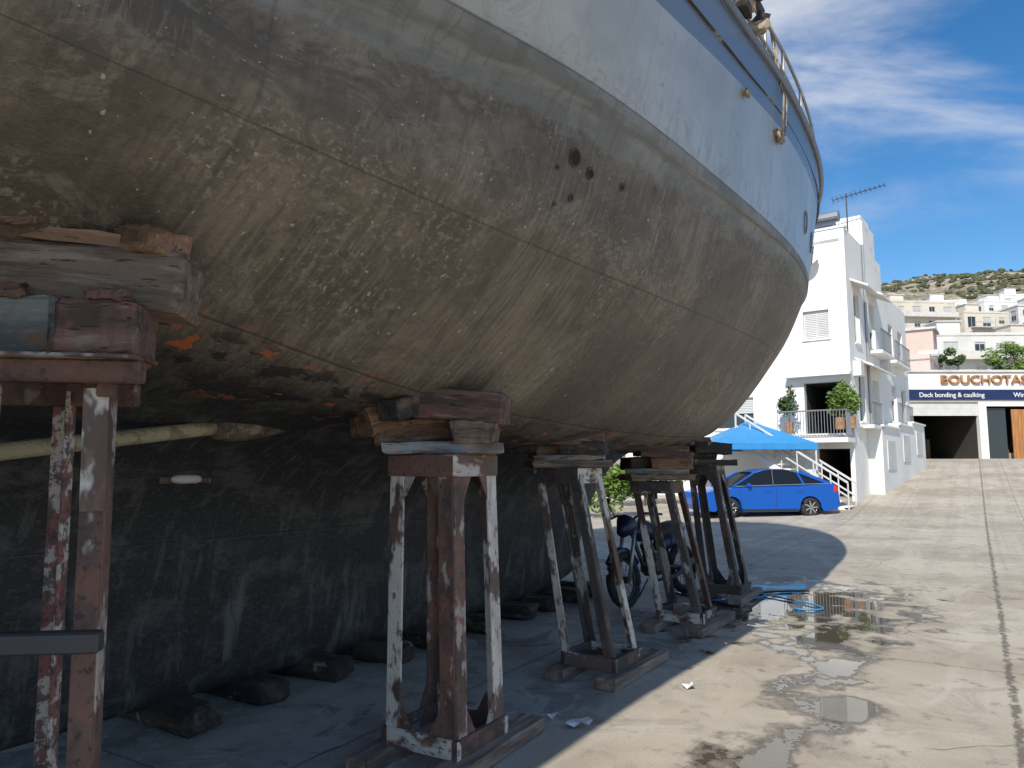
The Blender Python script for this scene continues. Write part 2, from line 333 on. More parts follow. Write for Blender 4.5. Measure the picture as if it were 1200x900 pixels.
def disc(name,s,z,r,mat,ry=1.0,ring=None,thick=.01):
    p,n=on_hull(s,z); a=D-n*D.dot(n); a.normalize(); b=n.cross(a)
    N=20
    v=[p+n*.006+a*math.cos(2*math.pi*i/N)*r+b*math.sin(2*math.pi*i/N)*r*ry for i in range(N)]
    mesh(name,v,[tuple(range(N))],mat,ship)
    if ring: tube(name+'_rim',[p+n*.004+a*math.cos(2*math.pi*i/N)*r+b*math.sin(2*math.pi*i/N)*r*ry for i in range(N)],thick,ring,ship,n=6,closed=True)
for i,(s,z,r) in enumerate([(3.24,3.16,.042),(3.40,3.13,.028),(3.74,3.16,.016),(3.30,2.98,.016),(3.13,3.08,.007),(3.19,2.92,.007)]):
    disc('outlet_%d'%i,s,z,r,M['hole'],1,M['steeldark'],.006)
for i,(s,z) in enumerate([(7.87,4.09),(8.5,4.05),(9.6,4.2)]):
    disc('porthole_%d'%i,s,z,.09,M['glass'],1.25,M['hullgrey'],.010)
def fairlead(s,z,sc):
    p,n=on_hull(s,z); a=D; 
    tube('fairlead',[p+n*.03+a*math.cos(x/8*2*math.pi)*.09*sc+UPZ*math.sin(x/8*2*math.pi)*.05*sc for x in range(8)],.022*sc,M['rope'],ship,n=6,closed=True)
    beam('fairlead_bracket',p-D*.13*sc,p+D*.13*sc+n*.03,.05*sc,.035*sc,M['rope'],ship)
fairlead(6.3,4.38,.9); fairlead(5.25,4.30,.5)
p,n=on_hull(6.3,4.42); q=p+UPZ*1.05-Nn*.03
tube('hanging_rope',[p+n*.05,p+n*.07+UPZ*.3,q+n*.05-UPZ*.45,q+D*.02],.009,M['rope'],ship,n=6)
tube('hanging_rope_b',[p+n*.05+D*.1,p+n*.07+UPZ*.3+D*.12,q+n*.05-UPZ*.45+D*.12,q+D*.1],.009,M['rope'],ship,n=6)
g=[p for p in gp if (p.dot(D)>4.9)][0]
for k in range(5):
    block('roller_bracket_%d'%k,g+D*(.10*k)+UPZ*(.12+.08*(k%3))+Nn*.03,(.18,.09,.07),U(0,3),M['rope' if k%2 else 'wooddark'],ship,jit=.008,tilt=U(-.4,.4))
tube('roller',[g+UPZ*.28-D*.1+Nn*.06,g+UPZ*.30+D*.4+Nn*.06],.035,M['steeldark'],ship)
# propeller shaft + bossing
pts=[W(3.15,-3.54,1.84),W(3.0,-3.57,1.83),W(2.85,-3.58,1.82),W(2.72,-3.6,1.815),W(2.62,-3.6,1.81),W(2.6,-3.6,1.807),W(1.56,-3.6,1.66),W(-2.5,-3.6,1.08)]
tube('shaft_bossing',pts[:5],.05,M['bossing'],ship,n=14,radii=[.02,.05,.075,.08,.065])
tube('propeller_shaft',pts[4:],.040,M['pipe'],ship,n=12)
def anode(s,z,l):
    r=bvh.ray_cast(W(s,-3.2,z),-Nn); p=r[0]
    if p is None: return
    beam('anode_strap',p-D*l*.85+Nn*.004,p+D*l*.85+Nn*.004,.05,.008,M['rustred'],ship,up=Nn)
    tube('anode',[p+Nn*.006-D*l/2,p+Nn*.01-D*l*.44,p+Nn*.01-D*l*.3,p+Nn*.01+D*l*.3,p+Nn*.01+D*l*.44,p+Nn*.006+D*l/2],.03,M['zinc'],ship,n=10,radii=[.004,.02,.028,.028,.02,.004])
anode(2.75,1.52,.2); anode(5.6,1.0,.12)
# ---------------------------------------------------------------- keel blocks
kb=[2.95,3.55,4.15,4.75,5.4,6.1,6.8,7.4,8.0,8.45]
for i,s in enumerate(kb):
    e=empty('keel_block',W(s,CT,0.07))
    block('timber',W(s,CT+U(-.03,.06),.078),(1.0+U(-.05,.2),.24,.148),math.atan2(Nn.y,Nn.x)+U(-.2,.2),M['wooddark'],e,jit=.010,seg=7,ch=.2)
for s in (1.6,.4,-1,-3,-5,-7,-9):
    e=empty('keel_block',W(s,CT,0.07)); block('timber',W(s,CT,.076),(.36,.26,.148),math.atan2(Nn.y,Nn.x),M['wooddark'],e,jit=.008,seg=4,ch=.15)
# ---------------------------------------------------------------- stands
def stand(x,y,ztop,hb,ht,yaw,lean,lw,mats,wood=(),gus=False,rail=True,foot=True,topb=.12):
    e=empty('boat_stand',(x,y,0)); c=Vector((x,y,0))
    a=Vector((math.cos(yaw),math.sin(yaw),0)); b=Vector((-a.y,a.x,0)); L=Vector((lean[0],lean[1],0))
    z0=.08 if foot else .02
    B=[c+a*sx*hb+b*sy*hb+UPZ*z0 for sx,sy in ((-1,-1),(1,-1),(1,1),(-1,1))]
    T=[c+L+a*sx*ht+b*sy*ht+UPZ*ztop for sx,sy in ((-1,-1),(1,-1),(1,1),(-1,1))]
    for i in range(4):
        m=mats[i%len(mats)]
        d1=(B[(i+1)%4]-B[i]).normalized(); d2=(B[(i-1)%4]-B[i]).normalized()
        off=lw/2
        beam('leg_%d_a'%i,B[i]+d1*off,T[i]+d1*off-UPZ*.01,.014,lw,m,e,up=d1,ch=.2)
        beam('leg_%d_b'%i,B[i]+d2*off,T[i]+d2*off-UPZ*.01,lw,.014,m,e,up=d1,ch=.2)
    for i in range(4):
        j=(i+1)%4
        beam('top_rail_%d'%i,T[i]-UPZ*topb/2+(T[i]-T[j]).normalized()*.012,T[j]-UPZ*topb/2-(T[i]-T[j]).normalized()*.012,.03,topb,mats[(i+1)%len(mats)],e,ch=.1)
        beam('base_rail_%d'%i,B[i]+UPZ*.05+(B[i]-B[j]).normalized()*.02,B[j]+UPZ*.05-(B[i]-B[j]).normalized()*.02,.035,.1,mats[i%len(mats)],e,ch=.1)
        if gus:
            for P,Q,O,sg in ((B[i],B[j],T[i],1),(B[j],B[i],T[j],1),(T[i],T[j],B[i],-1),(T[j],T[i],B[j],-1)):
                h=(Q-P).normalized(); vv=(O-P).normalized(); nrm=h.cross(vv).normalized()*.004
                k=.095 if sg>0 else .11
                P0=P+vv*k+h*lw*.9
                tr=[P0,P0+h*.09,P0+vv*.16]
                mesh('gusset_%d'%i,[q+nrm for q in tr]+[q-nrm for q in tr],[(0,1,2),(5,4,3),(0,3,4,1),(1,4,5,2),(2,5,3,0)],mats[0],e)
    if gus: 
        beam('top_plate',T[0]*.5+T[3]*.5-UPZ*.0+UPZ*.006,T[1]*.5+T[2]*.5+UPZ*.006,2*ht+.03,.012,mats[0],e,ch=.1)
    if foot:
        for sgn in (-1,1):
            q=c+(Nn*sgn)*(hb*1.05)
            block('foot_plank',q+UPZ*.043+D*U(-.02,.16),(hb*2+.6,.16,.082),math.atan2(D.y,D.x)+U(-.06,.06),M['plank'],e,jit=.004,seg=6)
    for (nm,off,size,yw,til,mm) in wood:
        block(nm,c+L+a*off[0]+b*off[1]+UPZ*off[2],size,yw,M[mm],e,tilt=til,jit=.006,seg=6)
    return e
yd=math.atan2(D.y,D.x); yn=math.atan2(Nn.y,Nn.x)
s1=empty('boat_stand',(-1.66,2.62,0))
L4={'B':(-1.36,2.50),'C':(-1.77,2.42),'A':(-1.675,2.84),'D':(-2.08,2.76)}
for nm,mt,sp in (('B','rustbrown',.02),('A','redwhite',.02),('C','rustbrown',-.02),('D','rustbrown',-.02)):
    x,y=L4[nm]
    d1=Vector((-.98,-.19,0)); d2=Vector((-.19,.98,0)) if nm in 'BC' else Vector((.19,-.98,0))
    if nm in 'CD': d1=-d1
    p0=Vector((x+sp*.5,y,.07)); p1=Vector((x-sp*.5,y,1.88))
    beam('leg_%s_a'%nm,p0+d1*.036,p1+d1*.036,.014,.074,M[mt],s1,up=d1,ch=.2)
    beam('leg_%s_b'%nm,p0+d2*.036,p1+d2*.036,.014,.074,M[mt],s1,up=d2,ch=.2)
beam('white_leg_sleeve',Vector((-1.392,2.484,1.45)),Vector((-1.402,2.482,1.86)),.012,.078,M['whitesteel'],s1,up=Vector((-.98,-.19,0)))
beam('head_beam',(-2.25,2.27,1.91),(-1.23,2.45,1.91),.07,.075,M['rustred'],s1)
beam('head_beam_flange',(-2.25,2.235,1.953),(-1.23,2.415,1.953),.10,.012,M['rustbrown'],s1)
beam('head_beam_rear',(-2.3,2.68,1.87),(-1.45,2.86,1.87),.06,.09,M['rustred'],s1)
beam('head_beam_side',(-1.36,2.46,1.855),(-1.6,2.86,1.855),.05,.05,M['rustred'],s1)
beam('side_bar',(-2.1,2.22,1.07),(-1.27,2.36,1.06),.055,.065,M['iron'],s1)
beam('side_bar_b',(-2.0,2.78,.35),(-1.4,2.86,.35),.05,.07,M['rustbrown'],s1); beam('side_bar_c',(-1.36,2.46,.3),(-1.68,2.86,.3),.05,.07,M['rustbrown'],s1)
for y0 in (2.4,2.86): block('foot_plank',(-1.7,y0,.034),(1.2,.16,.062),.1,M['plank'],s1,seg=6)
for (nm,c,size,yw,til,mm) in [
  ('block_right',(-1.38,2.50,2.05),(.25,.27,.185),.12,.0,'woodred'),
  ('block_left',(-1.68,2.52,2.06),(.26,.28,.20),.2,.02,'woodteal'),
  ('shim',(-1.34,2.44,2.155),(.12,.16,.028),.2,0,'woodred'),
  ('shim_b',(-1.72,2.46,2.175),(.17,.2,.045),.3,.04,'woodbrown'),
  ('big_timber',(-1.80,2.56,2.265),(1.25,.28,.21),.16,-.045,'woodgrey'),
  ('thin_board',(-1.72,2.54,2.40),(1.05,.22,.045),.2,-.07,'woodbrown'),
  ('chunk',(-1.69,2.44,2.445),(.14,.16,.10),.5,.12,'woodbrown'),
  ('chunk_b',(-1.28,2.56,2.385),(.18,.18,.09),-.5,-.16,'woodbrown')]:
    block(nm,c,size,yw,M[mm],s1,tilt=til,jit=.006,seg=8)
stand(-.37,4.34,1.66,.235,.215,yd+.02,(-.03,.02),.098,[M['rustbrown'],M['whitesteel'],M['rustbrown'],M['rustwhite']],[
  ('cap_board',(0,0,1.70),(.68,.40,.06),.06,.0,'woodwhite'),
  ('block_left',(-.06,.2,1.80),(.42,.26,.14),.28,.10,'woodbrown'),
  ('block_right',(.02,-.22,1.79),(.25,.26,.13),-.1,0,'woodgrey'),
  ('upper_timber',(-.02,-.10,1.945),(.58,.28,.18),-.16,-.09,'woodred'),
  ('outer_chock',(-.20,.32,1.88),(.26,.28,.17),.6,.25,'woodbrown'),
  ('side_wedge',(-.28,.1,1.93),(.22,.16,.12),1.0,.3,'wooddark'),
  ('wedge',(-.05,.1,2.02),(.5,.2,.06),.2,.1,'woodbrown')],gus=True)
stand(.70,5.95,1.58,.215,.19,yd-.04,(-.24,.15),.066,[M['steeldark'],M['rustwhite'],M['steeldark'],M['whitesteel']],[
  ('cap_board',(0,0,1.615),(.66,.36,.055),.15,.02,'woodgrey'),
  ('cap_board_b',(0.02,0,1.665),(.56,.3,.045),-.1,.03,'woodwhite'),
  ('block_left',(0,.14,1.735),(.40,.24,.12),.3,.1,'woodgrey'),
  ('block_right',(0,-.15,1.74),(.36,.24,.11),-.25,-.04,'wooddark'),
  ('upper_timber',(-.04,-.06,1.83),(.50,.28,.14),.1,-.09,'woodred'),
  ('outer_chock',(-.16,.28,1.8),(.30,.24,.12),.9,.3,'wooddark'),
  ('wedge',(-.06,.0,1.885),(.36,.2,.07),.4,.15,'woodbrown')])
stand(1.75,7.62,1.44,.22,.2,yd+.03,(-.24,.15),.07,[M['steeldark'],M['rustbrown'],M['steeldark'],M['rustwhite']],[
  ('cap_board',(0,0,1.48),(.70,.40,.06),.2,.0,'woodgrey'),
  ('cap_board_b',(0,0,1.54),(.64,.34,.055),-.2,.0,'woodwhite'),
  ('block_left',(0,.14,1.63),(.44,.26,.13),.35,0.05,'wooddark'),
  ('block_right',(0,-.16,1.62),(.42,.26,.12),-.2,0,'woodbrown'),
  ('upper_timber',(.0,-.04,1.75),(.52,.3,.14),.15,-.07,'woodred'),
  ('outer_chock',(.14,.0,1.80),(.22,.32,.13),.9,.2,'woodgrey'),
  ('wedge',(-.1,.1,1.84),(.34,.2,.07),.5,.15,'woodgrey')])
stand(2.62,9.25,1.6,.22,.17,yd,(-.18,.12),.075,[M['steeldark']],[
  ('cap_board',(0,0,1.64),(.66,.38,.07),.2,.0,'wooddark'),
  ('block_left',(0,.1,1.73),(.42,.22,.12),.3,0,'wooddark'),
  ('upper_timber',(.02,-.06,1.82),(.48,.28,.14),.1,-.07,'wooddark'),
  ('wedge',(-.1,.1,1.9),(.34,.2,.07),.5,.15,'woodgrey')],gus=True)
for s in (1.4,3.4,5.2,7.2):
    p=W(s,-6.7); stand(p.x,p.y,1.6,.22,.18,yd,(0,0),.07,[M['steeldark'],M['rustbrown']],[
      ('cap_board',(0,0,1.64),(.62,.34,.07),.2,0,'wooddark'),('upper_timber',(0,0,1.76),(.46,.24,.18),.1,0,'wooddark')])
# ---------------------------------------------------------------- ground
def gz(x,y):
    s=x*D.x+y*D.y
    if s<=22: return 0.0
    q=min(max((s-22)/27,0),1)
    return 2.0*(q*q*(3-2*q)*.55+q*.45*min(1,(s-22)/4))
def ground_mat():
    m,t,b=newmat('stained_concrete')
    pos=t.a('ShaderNodeNewGeometry').outputs['Position']
    st=t.mapping(pos,rot=(0,0,-math.atan2(D.y,D.x))); sep=t.a('ShaderNodeSeparateXYZ'); t.l.new(st,sep.inputs[0]); s=sep.outputs[0]; q=sep.outputs[1]
    def nz(sc,loc=0,stt=(1,1,1),det=5,ro=.65,dist=0): return t.noise(t.mapping(st,scale=stt,loc=(loc,loc*.7,0)),sc,det,ro,dist,'2D')
    n14=nz(1.4,3,(1,1,1),7,.75,.8); n4=nz(4,8,(1,1,1),6,.7); n12=nz(1.1,40,(1,1,1),6,.65)
    col=t.mix(t.smooth(nz(.35,1),.35,.65),c4((.39,.335,.255)),c4((.52,.46,.365)))
    col=t.mix(t.math('MULTIPLY',t.smooth(n14,.48,.66),.6),col,c4((.31,.27,.21)))
    col=t.mix(t.math('MULTIPLY',t.smooth(nz(.8,5,(.4,1.6,1),6,.7,.5),.52,.66),.55),col,c4((.57,.515,.43)))
    col=t.mix(t.math('MULTIPLY',t.smooth(n4,.58,.70),.6),col,c4((.21,.18,.15)))
    grain=nz(60,9,(1,1,1),3,.7)
    col=t.mix(t.math('MULTIPLY',t.smooth(grain,.45,.75),.3),col,c4((.22,.2,.16)))
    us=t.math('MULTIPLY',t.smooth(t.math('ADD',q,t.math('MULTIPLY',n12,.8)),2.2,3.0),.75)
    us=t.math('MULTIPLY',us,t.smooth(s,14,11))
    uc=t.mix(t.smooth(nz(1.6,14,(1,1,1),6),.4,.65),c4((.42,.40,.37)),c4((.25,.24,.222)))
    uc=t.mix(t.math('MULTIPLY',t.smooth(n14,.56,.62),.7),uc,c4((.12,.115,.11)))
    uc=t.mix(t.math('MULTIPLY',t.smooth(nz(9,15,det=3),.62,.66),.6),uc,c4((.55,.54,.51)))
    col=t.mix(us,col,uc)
    wv=t.math('MULTIPLY_ADD',nz(5,20,det=3),.05,-.025)
    jq=t.math('ABSOLUTE',t.math('SUBTRACT',t.math('FRACT',t.math('DIVIDE',t.math('ADD',t.math('ADD',q,wv),402.1),4.2)),.5))
    js=t.math('ABSOLUTE',t.math('SUBTRACT',t.math('FRACT',t.math('DIVIDE',t.math('ADD',t.math('ADD',s,wv),400.0),4.6)),.5))
    j=t.math('MAXIMUM',t.smooth(jq,.0035,.001),t.smooth(js,.003,.001))
    ck=t.math('ABSOLUTE',t.math('ADD',t.math('ADD',q,.12),t.math('MULTIPLY_ADD',nz(9,22,det=4),.10,-.05)))
    jk=t.smooth(ck,.035,.012)
    j=t.math('MAXIMUM',t.math('MULTIPLY',j,.7),t.math('MULTIPLY',jk,t.smooth(nz(6,23,det=3),.3,.5)))
    vo=t.a('ShaderNodeTexVoronoi',feature='DISTANCE_TO_EDGE',voronoi_dimensions='2D'); va=t.a('ShaderNodeVectorMath',operation='ADD'); t.l.new(st,va.inputs[0])
    nn=t.a('ShaderNodeTexNoise'); t.l.new(st,nn.inputs['Vector']); nn.inputs['Scale'].default_value=1.5; t.l.new(nn.outputs['Color'],va.inputs[1]); t.l.new(va.outputs[0],vo.inputs['Vector']); vo.inputs['Scale'].default_value=.33
    cr_=t.math('MULTIPLY',t.smooth(vo.outputs['Distance'],.006,.002),t.smooth(nz(.6,26,det=2),.5,.58))
    j=t.math('MAXIMUM',j,t.math('MULTIPLY',cr_,.6))
    col=t.mix(t.math('MULTIPLY',j,.75),col,c4((.09,.075,.06)))
    tm=t.math('MULTIPLY',t.math('MULTIPLY',t.smooth(nz(1,30,(.02,3.2,1),4),.52,.6),t.smooth(s,11,15)),.14)
    col=t.mix(tm,col,c4((.17,.15,.13)))
    cx=t.math('ADD',q,t.math('MULTIPLY_ADD',n12,-1.5,-.35))
    rng=t.math('MULTIPLY',t.smooth(s,3.0,4.0),t.smooth(s,9.6,8.7))
    d1=t.math('ABSOLUTE',cx)
    d1=t.math('ADD',d1,t.math('MULTIPLY_ADD',n4,.34,-.17))
    bn=nz(2.6,44,(1,1,1),6,.6)
    def blob(s0,q0,rs,rq,noi=.9):
        a=t.math('DIVIDE',t.math('SUBTRACT',s,s0),rs); c=t.math('DIVIDE',t.math('SUBTRACT',q,q0),rq)
        r=t.math('SQRT',t.math('ADD',t.math('MULTIPLY',a,a),t.math('MULTIPLY',c,c)))
        return t.math('ADD',r,t.math('MULTIPLY_ADD',bn,noi*2,-noi))
    b1=blob(5.50,.80,.30,.20,1.2); b2=blob(9.2,1.7,1.5,.8,2.6); b3=blob(8.7,2.4,1.2,.5,2.6); b4=blob(7.5,1.35,.7,.22,2.4); b5=blob(6.5,1.05,.5,.14,2.2); b6=blob(4.5,1.05,.35,.12,1.8)
    bm=t.math('MINIMUM',t.math('MINIMUM',t.math('MINIMUM',b1,b2),t.math('MINIMUM',b3,b4)),t.math('MINIMUM',b5,b6))
    wet=t.math('MAXIMUM',t.math('MULTIPLY',t.smooth(d1,.22,.04),rng),t.smooth(bm,1.4,.98))
    pud=t.math('MAXIMUM',t.math('MULTIPLY',t.smooth(d1,.05,.025),rng),t.smooth(bm,.9,.87))
    col=t.mix(t.math('MULTIPLY',wet,.75),col,c4((.10,.078,.052)))
    col=t.mix(t.math('MULTIPLY',pud,.6),col,c4((.05,.043,.032)))
    t.set(b,'Base Color',col)
    r=t.math('SUBTRACT',t.math('SUBTRACT',.82,t.math('MULTIPLY',wet,.4)),t.math('MULTIPLY',pud,.4),clamp=True)
    t.l.new(r,b.inputs['Roughness'])
    h=t.math('SUBTRACT',t.math('ADD',t.math('MULTIPLY',grain,.35),t.math('MULTIPLY',n4,.35)),j)
    h=t.math('MULTIPLY',h,t.math('SUBTRACT',1.0,pud))
    bp=t.a('ShaderNodeBump'); bp.inputs['Strength'].default_value=.35; bp.inputs['Distance'].default_value=.02
    t.l.new(h,bp.inputs['Height']); t.l.new(bp.outputs[0],b.inputs['Normal'])
    return m
gv=[];gf=[]
xs=[-900,-400,-150,-60]+[-30+3*i for i in range(41)]+[130,250,500,900,1500]
ys=[-900,-300,-100,-30]+[-10+2.0*i for i in range(50)]+[130,250,500,900,1500]
for y in ys:
    for x in xs: gv.append((x,y,gz(x,y) if y<100 else 2.0 ))
nx=len(xs)
for i in range(len(ys)-1):
    for j in range(nx-1): gf.append((i*nx+j,i*nx+j+1,(i+1)*nx+j+1,(i+1)*nx+j))
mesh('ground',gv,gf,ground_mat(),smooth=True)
# hill
HP=[(54,1.2),(60,2.4),(100,7),(150,20),(220,42),(300,70),(400,100),(450,104),(560,90)]
def hz(x,y):
    for (a,b),(c,d) in zip(HP,HP[1:]):
        if y<=c:
            z=b+(d-b)*max(0,(y-a))/(c-a); break
    else: z=HP[-1][1]
    k=min(1,max(0,(y-80)/200))
    n=mnoise.fractal(Vector((x*.012,y*.008,3)),1,2.1,5)
    n2=mnoise.fractal(Vector((x*.03,y*.03,9)),1,2.1,5)
    tilt=max(-6,min(5,(x-225*y/420)*.10))
    return z+k*(n*5+n2*3+tilt+3)
hv=[];hf=[];NX=150;NY=70
for j in range(NY):
    y=54+(560-54)*(j/(NY-1))
    for i in range(NX):
        x=-350+1100*i/(NX-1); hv.append((x,y,hz(x,y)))
for j in range(NY-1):
    for i in range(NX-1): hf.append((j*NX+i,j*NX+i+1,(j+1)*NX+i+1,(j+1)*NX+i))
mesh('hill',hv,hf,M['hill'],smooth=True)
sa=[];sf=[]
ico=[(0,0,1),(.89,0,.45),(.28,.85,.45),(-.72,.53,.45),(-.72,-.53,.45),(.28,-.85,.45),(.72,.53,-.45),(-.28,.85,-.45),(-.89,0,-.45),(-.28,-.85,-.45),(.72,-.53,-.45)]
icf=[(0,1,2),(0,2,3),(0,3,4),(0,4,5),(0,5,1),(1,6,2),(2,7,3),(3,8,4),(4,9,5),(5,10,1),(6,7,2),(7,8,3),(8,9,4),(9,10,5),(10,6,1)]
for i in range(4200):
    y=U(170,470); x=U(.35,.85)*y+U(-30,30); 
    if mnoise.noise(Vector((x*.03,y*.03,1)))<-.1: continue
    r=U(.4,1.6); z=hz(x,y); k=len(sa)
    for p in ico: sa.append((x+p[0]*r*U(.7,1.3),y+p[1]*r*U(.7,1.3),z+r*.3+p[2]*r*U(.5,.9)))
    sf+=[tuple(k+a for a in q) for q in icf]
mesh('hillside_scrub',sa,sf,M['scrub'])
# ---------------------------------------------------------------- facades
def facade(A,o,u,Wd,H,ops,depth=.18):
    o=Vector(o); u=Vector(u).normalized(); n=u.cross(UPZ)
    xs=sorted(set([0,Wd]+[q[0] for q in ops]+[q[2] for q in ops])); zs=sorted(set([0,H]+[q[1] for q in ops]+[q[3] for q in ops]))
    P=lambda x,z,d=0: o+u*x+UPZ*z-n*d
    for i in range(len(xs)-1):
        for j in range(len(zs)-1):
            cx=(xs[i]+xs[i+1])/2; cz=(zs[j]+zs[j+1])/2
            if any(q[0]<cx<q[2] and q[1]<cz<q[3] for q in ops): continue
            A['wall'].quad(P(xs[i],zs[j]),P(xs[i+1],zs[j]),P(xs[i+1],zs[j+1]),P(xs[i],zs[j+1]))
    for q in ops:
        x0,z0,x1,z1=q[:4]; k=q[4] if len(q)>4 else 'win'
        d=depth if k!='open' else .3
        w=A['wall']
        w.quad(P(x0,z0),P(x0,z1),P(x0,z1,d),P(x0,z0,d)); w.quad(P(x1,z1),P(x1,z0),P(x1,z0,d),P(x1,z1,d))
        w.quad(P(x0,z1),P(x1,z1),P(x1,z1,d),P(x0,z1,d)); w.quad(P(x1,z0),P(x0,z0),P(x0,z0,d),P(x1,z0,d))
        if k=='open':
            dd=q[5] if len(q)>5 else 4
            a=A['dark']; a.quad(P(x0,z0,d),P(x0,z1,d),P(x0,z1,dd),P(x0,z0,dd)); a.quad(P(x1,z0,d),P(x1,z1,d),P(x1,z1,dd),P(x1,z0,dd))
            a.quad(P(x0,z1,d),P(x1,z1,d),P(x1,z1,dd),P(x0,z1,dd)); a.quad(P(x0,z0+.01,d),P(x1,z0+.01,d),P(x1,z0+.01,dd),P(x0,z0+.01,dd)); a.quad(P(x0,z0,dd),P(x1,z0,dd),P(x1,z1,dd),P(x0,z1,dd))
        else:
            A['glass'].quad(P(x0,z0,d-.01),P(x1,z0,d-.01),P(x1,z1,d-.01),P(x0,z1,d-.01))
            fr=A['frame']; t=.05
            for (a0,b0,a1,b1) in ((x0,z0,x0+t,z1),(x1-t,z0,x1,z1),(x0+t,z0,x1-t,z0+t),(x0+t,z1-t,x1-t,z1),((x0+x1)/2-t/2,z0+t,(x0+x1)/2+t/2,z1-t)):
                fr.pbox(P(a0,b0,d-.02),u*(a1-a0),UPZ*(b1-b0),n*.04)
            if k=='shut' :
                hh=(z1-z0)*(q[5] if len(q)>5 else .6); zz=z1-hh; 
                while zz<z1-.02:
                    A['shut'].pbox(P(x0+t,zz,d-.05),u*(x1-x0-2*t),UPZ*.05,n*.03); zz+=.065
            A['trim'].pbox(P(x0-.05,z0-.06,-.0),u*(x1-x0+.1),UPZ*.06,n*.06)
def newA(): return {k:Acc() for k in ('wall','dark','glass','frame','shut','trim','slab','rail')}
def finish(A,parent,wall,trim='slab'):
    A['wall'].out('walls',M[wall],parent); A['dark'].out('interior',M['dark'],parent); A['glass'].out('windows',M['glass'],parent)
    A['frame'].out('window_frames',M['frame'],parent); A['shut'].out('shutters',M['shutter'],parent); A['trim'].out('sills',M[trim],parent)
    A['slab'].out('slabs',M[trim],parent); A['rail'].out('railings',M['metal'],parent)
def railing(A,p,u,L,h=.95,step=.12):
    p=Vector(p);u=Vector(u).normalized()
    A.rod(p+UPZ*h,p+u*L+UPZ*h,.025); A.rod(p+UPZ*.08,p+u*L+UPZ*.08,.015)
    k=0
    while k<=L+.01: A.rod(p+u*k,p+u*k+UPZ*h,.012,4); k+=step
def apartment(x,y,z,w,d,fl,yaw,wall,fh=3.0,bal=True):
    e=empty('apartment_building',(x,y,z)); A=newA(); u=Vector((math.cos(yaw),math.sin(yaw),0)); v=Vector((-u.y,u.x,0)); o=Vector((x,y,z))-u*w/2; H=fl*fh+.5+4
    o=o-UPZ*4
    def ops(L):
        r=[];n=max(1,int(L/3.1)); g=L/n
        for f in range(fl):
            for i in range(n):
                b=random.random(); zz=4+f*fh; cx=g*(i+.5)
                if b<.45: r.append((cx-.9,zz+.15,cx+.9,zz+2.35,'shut' if R()<.6 else 'win',U(.2,1)))
                else: r.append((cx-.65,zz+1,cx+.65,zz+2.3,'shut' if R()<.6 else 'win',U(.2,1)))
        return r
    facade(A,o,u,w,H,ops(w)); facade(A,o+u*w,v,d,H,ops(d)); facade(A,o+u*w+v*d,-u,w,H,[]); facade(A,o+v*d,-v,d,H,ops(d))
    A['slab'].pbox(o+UPZ*(H-.5),u*w,v*d,UPZ*.15)
    n=-v
    if bal:
        for f in range(1,fl):
            a0=U(0,.15)*w; a1=w-U(0,.15)*w
            A['slab'].pbox(o+u*a0+UPZ*(4+f*fh-.05)+n*.003,u*(a1-a0),n*1.3,UPZ*.16)
            if R()<.5: A['slab'].pbox(o+u*a0+UPZ*(4+f*fh+.12)+n*1.22,u*(a1-a0),n*.08,UPZ*.85)
            else: railing(A['rail'],o+u*a0+UPZ*(4+f*fh+.1)+n*1.25,u,a1-a0,.95,.35)
    A['wall'].pbox(o+u*w*.35+v*d*.4+UPZ*(H-.3),u*3,v*3,UPZ*2.6)
    A['slab'].pbox(o+u*w*.35+v*d*.4+UPZ*(H+2.3)-u*.2-v*.2,u*3.4,v*3.4,UPZ*.15)
    A['frame'].rod(o+u*w*.8+v*d*.3+UPZ*(H+.3),o+u*(w*.8+1.3)+v*d*.3+UPZ*(H+.3),.3,10)
    A['rail'].rod(o+u*w*.1+v*d*.3+UPZ*(H-.3),o+u*w*.1+v*d*.3+UPZ*(H+3),.03,5)
    finish(A,e,wall)
def at(px,Y): return (px-600)/867*Y*1.01
for (px,Yd,w,d,fl,yaw,wl) in [
  (1150,92,18,12,4,-.05,'grey'),(1235,100,13,12,4,.1,'cream'),(1078,150,17,12,5,.1,'cream'),(1110,172,10,10,4,-.2,'white'),
  (1145,185,10,10,3,.1,'cream'),(1190,170,14,11,4,.15,'white'),(1130,140,9,9,3,.3,'white'),
  (1235,160,14,10,4,0,'grey'),(1020,190,12,10,4,.1,'white'),(960,170,14,11,4,0,'cream'),(900,180,14,11,4,0,'white'),(820,170,14,11,4,0,'cream'),(1290,110,14,12,4,0,'cream'),
  (1160,150,10,10,4,.1,'cream'),(1197,205,9,8,3,-.1,'white')]:
    x=at(px,Yd); z=hz(x,Yd); apartment(x,Yd,z-.5,w,d,fl,yaw,wl)
apartment(27.6,53,1.8,4.6,9,2,-.6,'pink',3.6,bal=False)
apartment(31.5,66,2.0,8,9,2,-.25,'white',3.0)
